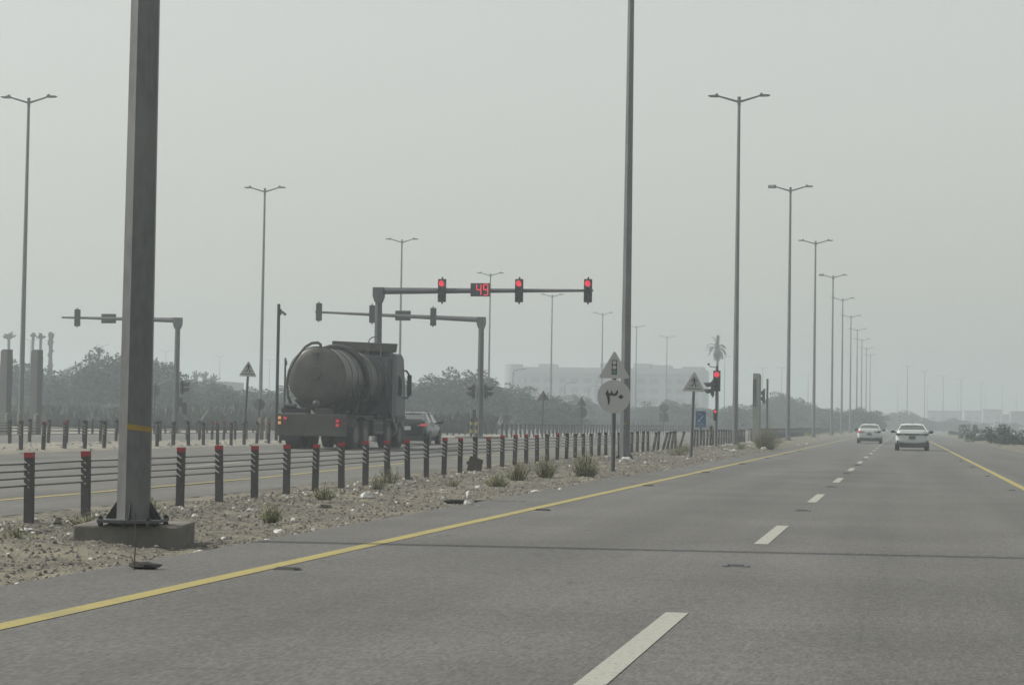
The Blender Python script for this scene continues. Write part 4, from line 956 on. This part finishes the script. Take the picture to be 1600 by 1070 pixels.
# date palm and lopped palms
def frond(b, base, az, el, L, n=9):
    d = Vector((math.cos(az)*math.cos(el), math.sin(az)*math.cos(el), math.sin(el))); p = Vector(base); st = L/n; prev = p
    for k in range(n):
        d = (d + Vector((0, 0, -0.11-0.03*k))).normalized(); q_ = p + d*st; sd_ = d.cross(Vector((0, 0, 1))).normalized(); ll = L*0.12*math.sin(math.pi*(k+1.2)/(n+1.5))+0.1
        for s in (-1, 1):
            for jj in (0, 0.5):
                m_ = p + (q_-p)*jj; b.add([m_, m_+d*0.12, m_+sd_*s*ll+d*ll*0.8+Vector((0, 0, -ll*0.35))], [(0, 1, 2)])
        b.add([p-sd_*0.05, p+sd_*0.05, q_+sd_*0.04, q_-sd_*0.04], [(0, 1, 2, 3)]); p = q_
pt = thing('palm_tree', 'tall date palm with a full frond crown behind the lit roadside signal', 'palm tree', (0, 0, 0))
xx, zz = px2w(1121, 545, 330); pt.location = (xx, 330, 0)
MB().tube([(0.2, 0, 0), (0.1, 0, zz*0.5), (0, 0, zz)], [0.28, 0.2, 0.18], 10).tube([(0, 0, zz-1.0), (0, 0, zz+0.2)], [0.2, 0.38], 10).build('trunk', m_palmtr, pt)
b = MB(); rr = random.Random(5)
for k in range(34): frond(b, (0, 0, zz+0.1), rr.uniform(0, 6.3), R(rr.choice([82, 70, 55, 40, 20, 5, -15, -45, -65])+rr.uniform(-8, 8)), rr.uniform(1.8, 2.5))
b.build('fronds', m_leaf, pt)
def lopped(px, top, Y, tilt, label, r=0.28, tuft=0.6, lumpy=False):
    x, z = px2w(px, top, Y); t = thing('lopped_palm', label, 'palm tree', (x, Y, 0), 0, 'lopped palms')
    pts = [(tilt*(1-(k/8))**1.3, 0, z*k/8*0.95) for k in range(9)]; MB().tube(pts, [r*(1+0.25*((k*7) % 3)/2) for k in range(9)], 8).build('trunk', m_palmtr, t)
    q = MB(); rr = random.Random(px)
    for k in range(26):
        a, el = rr.uniform(0, 6.3), R(rr.uniform(10, 88)); L = tuft*rr.uniform(0.7, 1.5); d = Vector((math.cos(a)*math.cos(el), math.sin(a)*math.cos(el), math.sin(el)))
        q.tube([(0, 0, z*0.93), tuple(Vector((0, 0, z*0.93))+d*L)], [0.16, 0.10], 5)
    if lumpy:
        for k in range(34): a = rr.uniform(0, 6.3); q.blob((math.cos(a)*r, math.sin(a)*r, z*rr.uniform(0.45, 0.93)), (0.22, 0.22, 0.26), 6, 4, .2, k)
    q.build('cut_tuft', m_palmtr, t)
lopped(14, 520, 300, 0.6, 'lopped palm with a round tuft above the leftmost cabinet', 0.2, 0.9)
lopped(52, 516, 300, -0.2, 'thin lopped palm rising behind the second tall cabinet', 0.2, 0.45, False)
lopped(64, 519, 300, 0, 'lopped palm just right of the second tall cabinet', 0.2, 0.6)
lopped(80, 514, 300, 0, 'thick shaggy lopped palm, rightmost of the tall left four', 0.30, 0.4, True)
lopped(268, 569, 330, 0, 'lopped palm beside the left gantry pole above the trees', 0.5, 0.8, True)
for px, top, k in ((306, 584, 'left'), (320, 585, 'middle'), (334, 590, 'right')): lopped(px, top, 380, 0, 'short lopped palm over the low flat building, %s of the three' % k, 0.4, 1.0)

# bushes
def bush(x, y, z, w_, h, label, m, n=420, seed=1, name='bush'):
    rr = random.Random(seed); t = thing(name, label, 'bush', (x, y, z)); V = []; Fs = []; b = MB()
    for k in range(n//14):
        hk = 1.0 + 0.3*math.sin(k*2.7)
        a, tilt = rr.uniform(0, 6.3), rr.uniform(0.05, 1.15); L = h*hk*rr.uniform(0.6, 1.2)*math.cos(tilt*0.85); q = (math.cos(a)*math.sin(tilt)*w_/2*1.15, math.sin(a)*math.sin(tilt)*w_/2*1.15)
        b.tube([(q[0]*0.5, q[1]*0.5, 0), (q[0]*0.75, q[1]*0.75, L*0.55), (q[0], q[1], L)], [0.006, 0.004, 0.002], 3, False)
        for j in range(14):
            f_ = rr.uniform(0.06, 1.05); p = Vector((q[0]*(0.5+0.5*f_), q[1]*(0.5+0.5*f_), L*f_)) + Vector((rr.gauss(0, .03), rr.gauss(0, .03), rr.gauss(0, .02))); s = rr.uniform(0.02, 0.05)*(0.6+0.4*h/0.5)
            d = Vector((q[0]*0.6+rr.gauss(0, .2), q[1]*0.6+rr.gauss(0, .2), 0.35+rr.random()*.3)).normalized(); e_ = d.cross(Vector((rr.gauss(0, 1), rr.gauss(0, 1), rr.gauss(0, 1)))).normalized()
            o = len(V); V += [p-e_*s*0.16, p+d*s*0.6+e_*s*0.22, p+d*s*1.4, p-e_*s*0.22+d*s*0.5]; Fs.append((o, o+1, o+2, o+3))
    b.build('stems', m_bark, t); MB().add(V, Fs).build('foliage', m, t); return t
bush(-7.65, 24.4, -0.06, 0.28, 0.17, 'small round green bush in the near median, alone below the sixth barrier post', m_shrub, 600, 1)
bush(-8.75, 30.6, -0.02, 0.36, 0.19, 'low green bush between near barrier posts left of the bent weeds', m_shrub, 600, 2)
bush(-9.55, 25.3, -0.08, 0.3, 0.2, 'small feathery weed beside the fourth barrier post', m_shrub, 300, 3)
bush(-8.95, 34.6, 0.02, 0.36, 0.22, 'faint weed between the litter under the barrier', m_shrub, 300, 4)
bush(-9.7, 38.5, 0.0, 0.45, 0.28, 'dry weed growing behind the barrier wires', m_shrub, 300, 5)
bush(-7.05, 46.0, -0.02, 0.62, 0.44, 'largest green bush left of the round speed sign post', m_shrub, 2000, 6)
bush(-7.95, 42.6, -0.02, 0.55, 0.34, 'dry grey bush in front of the middle barrier posts', m_shrubd, 1000, 7)
bush(-7.75, 44.8, -0.02, 0.5, 0.42, 'dry grey bush just left of the largest green bush', m_shrubd, 1000, 17)
bush(-7.3, 37.0, 0.03, 0.5, 0.2, 'low yellowish bush right of the cardboard piece', m_shrub, 700, 8)
bush(-8.0, 36.5, 0.03, 0.28, 0.12, 'tiny yellowish weed below the cardboard piece', m_shrub, 200, 9)
bush(-6.6, 102.0, 0.03, 1.35, 0.85, 'broad dark bush at the foot of the tall grey cabinet', m_shrubd, 3600, 10)
bush(-7.6, 98.5, 0.03, 0.7, 0.35, 'low greenish bush left of the broad dark bush', m_shrub, 600, 18)
bush(-8.2, 76.5, 0.03, 0.9, 0.42, 'green weeds by the pedestrian sign post', m_shrub, 700, 11)
bush(-8.9, 86.0, 0.03, 0.8, 0.38, 'green weeds under the leaning barrier posts', m_shrub, 600, 12)
bush(-8.0, 137, 0.03, 0.9, 0.5, 'small dark bush near the fourth lamp post', m_shrubd, 500, 13)
bush(-9.3, 22.6, -0.07, 0.55, 0.12, 'low green weeds behind the near pole footing', m_shrub, 500, 14)
bush(-8.75, 19.4, -0.06, 0.4, 0.14, 'low weeds left of the near pole footing', m_shrub, 260, 15)
bush(-9.3, 18.4, -0.06, 0.3, 0.2, 'weed tuft at the left edge of the median', m_shrub, 240, 16)
# right verge bushes
shrubs = []
for sd_ in range(4):
    rr = random.Random(300+sd_); bl = [(0, 0, 0.30, 0.42, 0.4, 0.28)]
    for _ in range(16):
        a = rr.uniform(0, 6.3); q = rr.uniform(0.1, 0.8); r_ = rr.uniform(0.10, 0.26); bl.append((math.cos(a)*q, math.sin(a)*q, rr.uniform(0.15, 1.0)-q*0.35, r_, r_, r_*1.15))
    shrubs.append(leaf_mesh('crown', bl, 1500, 0.065, m_leaf, 60+sd_))
def bigbush(px, top, Y, wd, label, k):
    x, z = px2w(px, top, Y); t = thing('shrub', label, 'bush', (x, Y, 0.1), k, 'shrubs on the right verge'); t.scale = (wd, wd, (z-0.1)/0.92)
    for nm, me in (('crown', shrubs[k % 4]),):
        o = bpy.data.objects.new(nm, me); col.objects.link(o); o.parent = t
for k, (px, top, Y, wd, l) in enumerate([(1512, 660, 235, 1.3, 'round dark shrub standing alone right of the right white car'), (1538, 672, 200, 1.7, 'low shrub between the round one and the tall clump'),
        (1552, 668, 165, 1.2, 'first shrub of the tall right clump'), (1564, 664, 160, 1.3, 'tallest shrub of the right clump'), (1578, 668, 155, 1.2, 'shrub just right of the tallest one in the clump'), (1592, 672, 150, 1.3, 'shrub at the right edge of the frame'), (1606, 675, 145, 1.5, 'shrub cut by the right edge of the frame'), (1526, 678, 190, 1.3, 'lowest flat shrub on the right verge'), (1495, 672, 330, 2.2, 'faint shrub above the right yellow line')]):
    bigbush(px, top, Y, wd, l, k)

# ------------------------------------------------------------------ buildings
def bbox(px0, px1, top, Y, D): 
    x0, z = px2w(px0, top, Y); x1, _ = px2w(px1, top, Y); return x0, x1, z
bl = thing('large_building', 'large pale hazy building with rows of windows and a tower at its left', 'building', (0, 0, 0))
Y = 600; x0, x1, H = bbox(812, 1096, 573, Y, 22)
x0 -= 1
wall = MB().box(((x0+x1)/2, Y+12, H/2), (x1-x0, 24, H)).build('wall', m_bld, bl)
for a, c, dz in ((835, 858, 1.2), (932, 945, 1.6), (985, 1010, 1.6), (1015, 1042, 1.2), (1062, 1094, 0.8)):
    a_, c_b, _ = bbox(a, c, 573, Y, 0); MB().box(((a_+c_b)/2, Y+12, H+dz/2), (c_b-a_, 10, dz)).build('roof_block', m_bld, bl)
xt0, xt1, Ht = bbox(783, 812, 568, Y-3, 0); MB().tube([((xt0+xt1)/2, Y+3, 0), ((xt0+xt1)/2, Y+3, Ht)], (xt1-xt0)/2, 20).build('tower', m_bld, bl, smooth='auto')
nfl = 5
for f_ in range(nfl):
    z = H*(0.12+0.165*f_)
    for k in range(14):
        xa = x0 + (x1-x0)*(k+0.15)/14; xb = x0+(x1-x0)*(k+0.80)/14
        MB().box(((xa+xb)/2, Y-0.02, z), (xb-xa, 0.1, 1.5)).build('window', m_bldw, bl)
MB().box(((x0+x1)/2, Y-0.25, H-0.9), (x1-x0, 0.4, 1.8)).build('parapet', m_bld, bl)
for k in range(6):
    xa = x0+(x1-x0)*k/5.2+2; MB().box((xa, Y-0.35, H*0.42), (0.9, 0.6, H*0.78)).build('pilaster', m_bld, bl)
lb = thing('low_building', 'long low flat building above the trees right of the left gantry pole', 'building')
Y = 400; x0, x1, H = bbox(282, 352, 595, Y, 10)
MB().box(((x0+x1)/2, Y+6, H/2), (x1-x0, 12, H)).build('wall', m_bld, lb); MB().box(((x0+x1)/2, Y-0.1, H-0.25), (x1-x0, 0.3, 0.5)).build('parapet', m_bld2, lb)
for k in range(9): MB().box((x0+(x1-x0)*(k+.5)/9, Y-0.02, H-2.0), (0.9, 0.1, 1.0)).build('window', m_bldw, lb)
for i, (a, c, top, Y, l) in enumerate([(1450, 1503, 641, 900, 'faint wide building on the right horizon, leftmost'), (1507, 1534, 641, 950, 'faint pale building in the middle of the right horizon'), (1536, 1566, 639, 900, 'faint taller block with a dark roof edge on the right horizon'), (1566, 1582, 647, 860, 'faint low block left of the building at the frame edge'), (1580, 1640, 642, 800, 'hazy dark building at the right edge of the frame')]):
    t = thing('far_building', l, 'building', group='faint buildings on the right horizon'); x0, x1, H = bbox(a, c, top, Y, 0)
    MB().box(((x0+x1)/2, Y+8, H/2), (x1-x0, 16, H)).build('wall', m_bld2 if i > 2 else m_bld, t); MB().box(((x0+x1)/2, Y-0.1, H-0.3), (x1-x0+.4, 0.4, 0.6)).build('parapet', m_bld2, t)
    n = max(2, int((x1-x0)/4))
    for k in range(n): MB().box((x0+(x1-x0)*(k+.5)/n, Y-0.03, H*0.62), (1.6, 0.1, 1.6)).build('window', m_bldw, t)
# tensile roof with mast seen over the left trees
ms = thing('boom_crane', 'pale slanting boom rising to a short mast above the left trees', 'crane', (0, 0, 0))
a0 = px2w(84, 592, 330); a1 = px2w(122, 569, 330); a2 = px2w(128, 566, 330); a3 = px2w(122, 590, 330)
MB().tube([(a0[0], 330, a0[1]-0.6), ((a0[0]+a1[0])/2, 330, (a0[1]+a1[1])/2), (a1[0], 330, a1[1])], [0.9, 0.5, 0.12], 6).build('boom', m_bld2, ms)
MB().tube([(a3[0], 330, 0), (a3[0], 330, a3[1]), (a2[0], 330, a2[1])], [0.35, 0.3, 0.25], 6).build('mast', m_bld2, ms)
MB().tube([(a1[0], 330, a1[1]), (a2[0], 330, a2[1]+0.1)], 0.12, 6).build('tie', m_bld2, ms)

# ------------------------------------------------------------------ litter
def crumple(loc, r, label, m=m_trash, seed=0, name='litter', cat='litter', sq=0.5):
    b = MB().blob((0, 0, 0), (r, r*0.7, r*sq), 9, 6, 0.32, seed); o = b.build(name, m); o.location = loc
    tag(o, label, cat, 'litter on the median'); o.rotation_euler = (0, 0, seed*1.3); return o
def lz(x, y): return zmed(x, y)+0.012
for i, (x, y, r, l, m, sq) in enumerate([
    (-7.13, 25.6, 0.045, 'white crushed cup lying alone mid median', m_trash, .8), (-7.0, 22.6, 0.085, 'white crumpled bag at the road edge, left of the cup', m_trash, .35),
    (-8.9, 27.5, 0.08, 'white crumpled paper right of the round bush', m_trash, .5), (-7.6, 25.2, 0.05, 'white scrap left of the cup', m_trash, .6),
    (-8.6, 32.6, 0.10, 'white torn bag standing by the tall barrier posts', m_trash, .9), (-9.1, 23.9, 0.09, 'white bag behind the near footing by the fourth post', m_trash, .5),
    (-8.35, 23.3, 0.09, 'flat pale bag right of the near footing', m_trash, .3), (-6.25, 14.8, 0.055, 'white bluish bag at the left edge of the road', m_trash, .5),
    (-8.65, 16.6, 0.06, 'yellowish bag at the left edge of the frame', m_trashy, .7), (-8.0, 16.7, 0.05, 'small white scrap left of the footing', m_trash, .5),
    (-9.6, 22.4, 0.07, 'pale stone against the first barrier post', m_conc, .8), (-9.3, 20.9, 0.09, 'flat white scrap between the first two posts', m_trash, .3),
    (-6.4, 36.0, 0.13, 'long pale blue bag at the road edge before the bushes', m_trash, .35), (-6.15, 37.2, 0.05, 'small white ball right of the long pale bag', m_trash, .9),
    (-6.3, 24.4, 0.09, 'flat white scrap on the kerbless road edge', m_trash, .2), (-7.9, 38.2, 0.10, 'white bag near the low yellowish bush', m_trash, .4),
    (-8.3, 62.5, 0.20, 'large pale bag right of the second lamp post foot', m_trash, .6), (-7.4, 60.0, 0.08, 'white scrap right of the second lamp post footing', m_trash, .6),
    (-8.3, 29.0, 0.13, 'heap of pale rubble by the barrier left of the low bush', m_conc, .5), (-6.6, 78.0, 0.09, 'white scrap by the road edge past the pedestrian sign', m_trash, .6),
    (-7.4, 92.0, 0.2, 'white bag before the broad dark bush', m_trash, .4), (-6.6, 100.5, 0.14, 'white bag at the right foot of the broad dark bush', m_trash, .9)]):
    crumple((x, y, lz(x, y)), r, l, m, i+1, sq=sq)
# upright white torn bag by the dark rubber strip
b = MB().blob((0, 0, 0.06), (0.075, 0.05, 0.09), 9, 7, 0.25, 4).blob((-0.01, 0, 0.20), (0.045, 0.04, 0.07), 8, 6, 0.2, 5).blob((0.12, 0, 0.03), (0.09, 0.04, 0.035), 8, 5, 0.25, 6)
o = b.build('plastic_bag', m_trash); o.location = (-6.25, 29.6, lz(-6.25, 29.6)-0.01); tag(o, 'upright knotted white bag in front of the black rubber strip', 'litter', 'litter on the median')
b = MB()
for k in range(9): b.blob((-0.55+k*0.14, 0.04*math.sin(k), 0.01), (0.12, 0.07, 0.035), 7, 5, 0.3, k)
o = b.build('rubber_strip', m_rub); o.location = (-6.35, 31.3, lz(-6.3, 31.3)); tag(o, 'torn black rubber strip lying behind the upright white bag', 'tyre scrap')
o = MB().blob((0, 0, 0), (0.14, 0.05, 0.03), 8, 5, .3, 3).build('rubber_scrap', m_rub); o.location = (-6.0, 15.8, 0.03); tag(o, 'small black lump at the foot of the thin stick', 'tyre scrap')
# cardboard leaning on a post
cbx = MB().prism([(-0.20, 0), (0.12, -0.06), (0.17, 0.24), (-0.0, 0.30), (-0.13, 0.33), (-0.155, 0.22), (-0.21, 0.20), (-0.20, 0.14), (-0.17, 0.13)], lambda a, c, d: (a, d, c), (-0.008, 0.008)).build('cardboard_sheet', m_card_b)
cbx.location = (-9.83, 47.2, 0.06); cbx.rotation_euler = (R(-8), 0, R(8)); cbx.scale = (1.05, 1, 1.05)
tag(cbx, 'brown cardboard sheet propped against a barrier post', 'cardboard')
o = MB().tube([(0, 0, -0.03), (0.012, 0, 0.2), (0.0, 0, 0.44)], 0.0055, 6).build('thin_stick', m_bark); o.location = (-6.06, 15.68, 0.02); tag(o, 'thin upright stick at the road edge before the footing', 'stick')

# ------------------------------------------------------------------ haze
hz = MB().box((0, 700, 12), (2600, 1500, 28)).build('haze', m_conc); hz.data.materials.clear()
mh = bpy.data.materials.new('haze_air'); mh.use_nodes = True; nn = mh.node_tree; nn.nodes.clear()
mo = nn.nodes.new('ShaderNodeOutputMaterial'); pv = nn.nodes.new('ShaderNodeVolumePrincipled')
pv.inputs['Color'].default_value = (0.84, 0.95, 1.0, 1); pv.inputs['Density'].default_value = 0.00155; pv.inputs['Anisotropy'].default_value = 0.3
nn.links.new(pv.outputs[0], mo.inputs['Volume']); hz.data.materials.append(mh); hz['kind'] = 'stuff'; hz['label'] = 'pale dusty haze filling the air over the roads'; hz['category'] = 'haze'
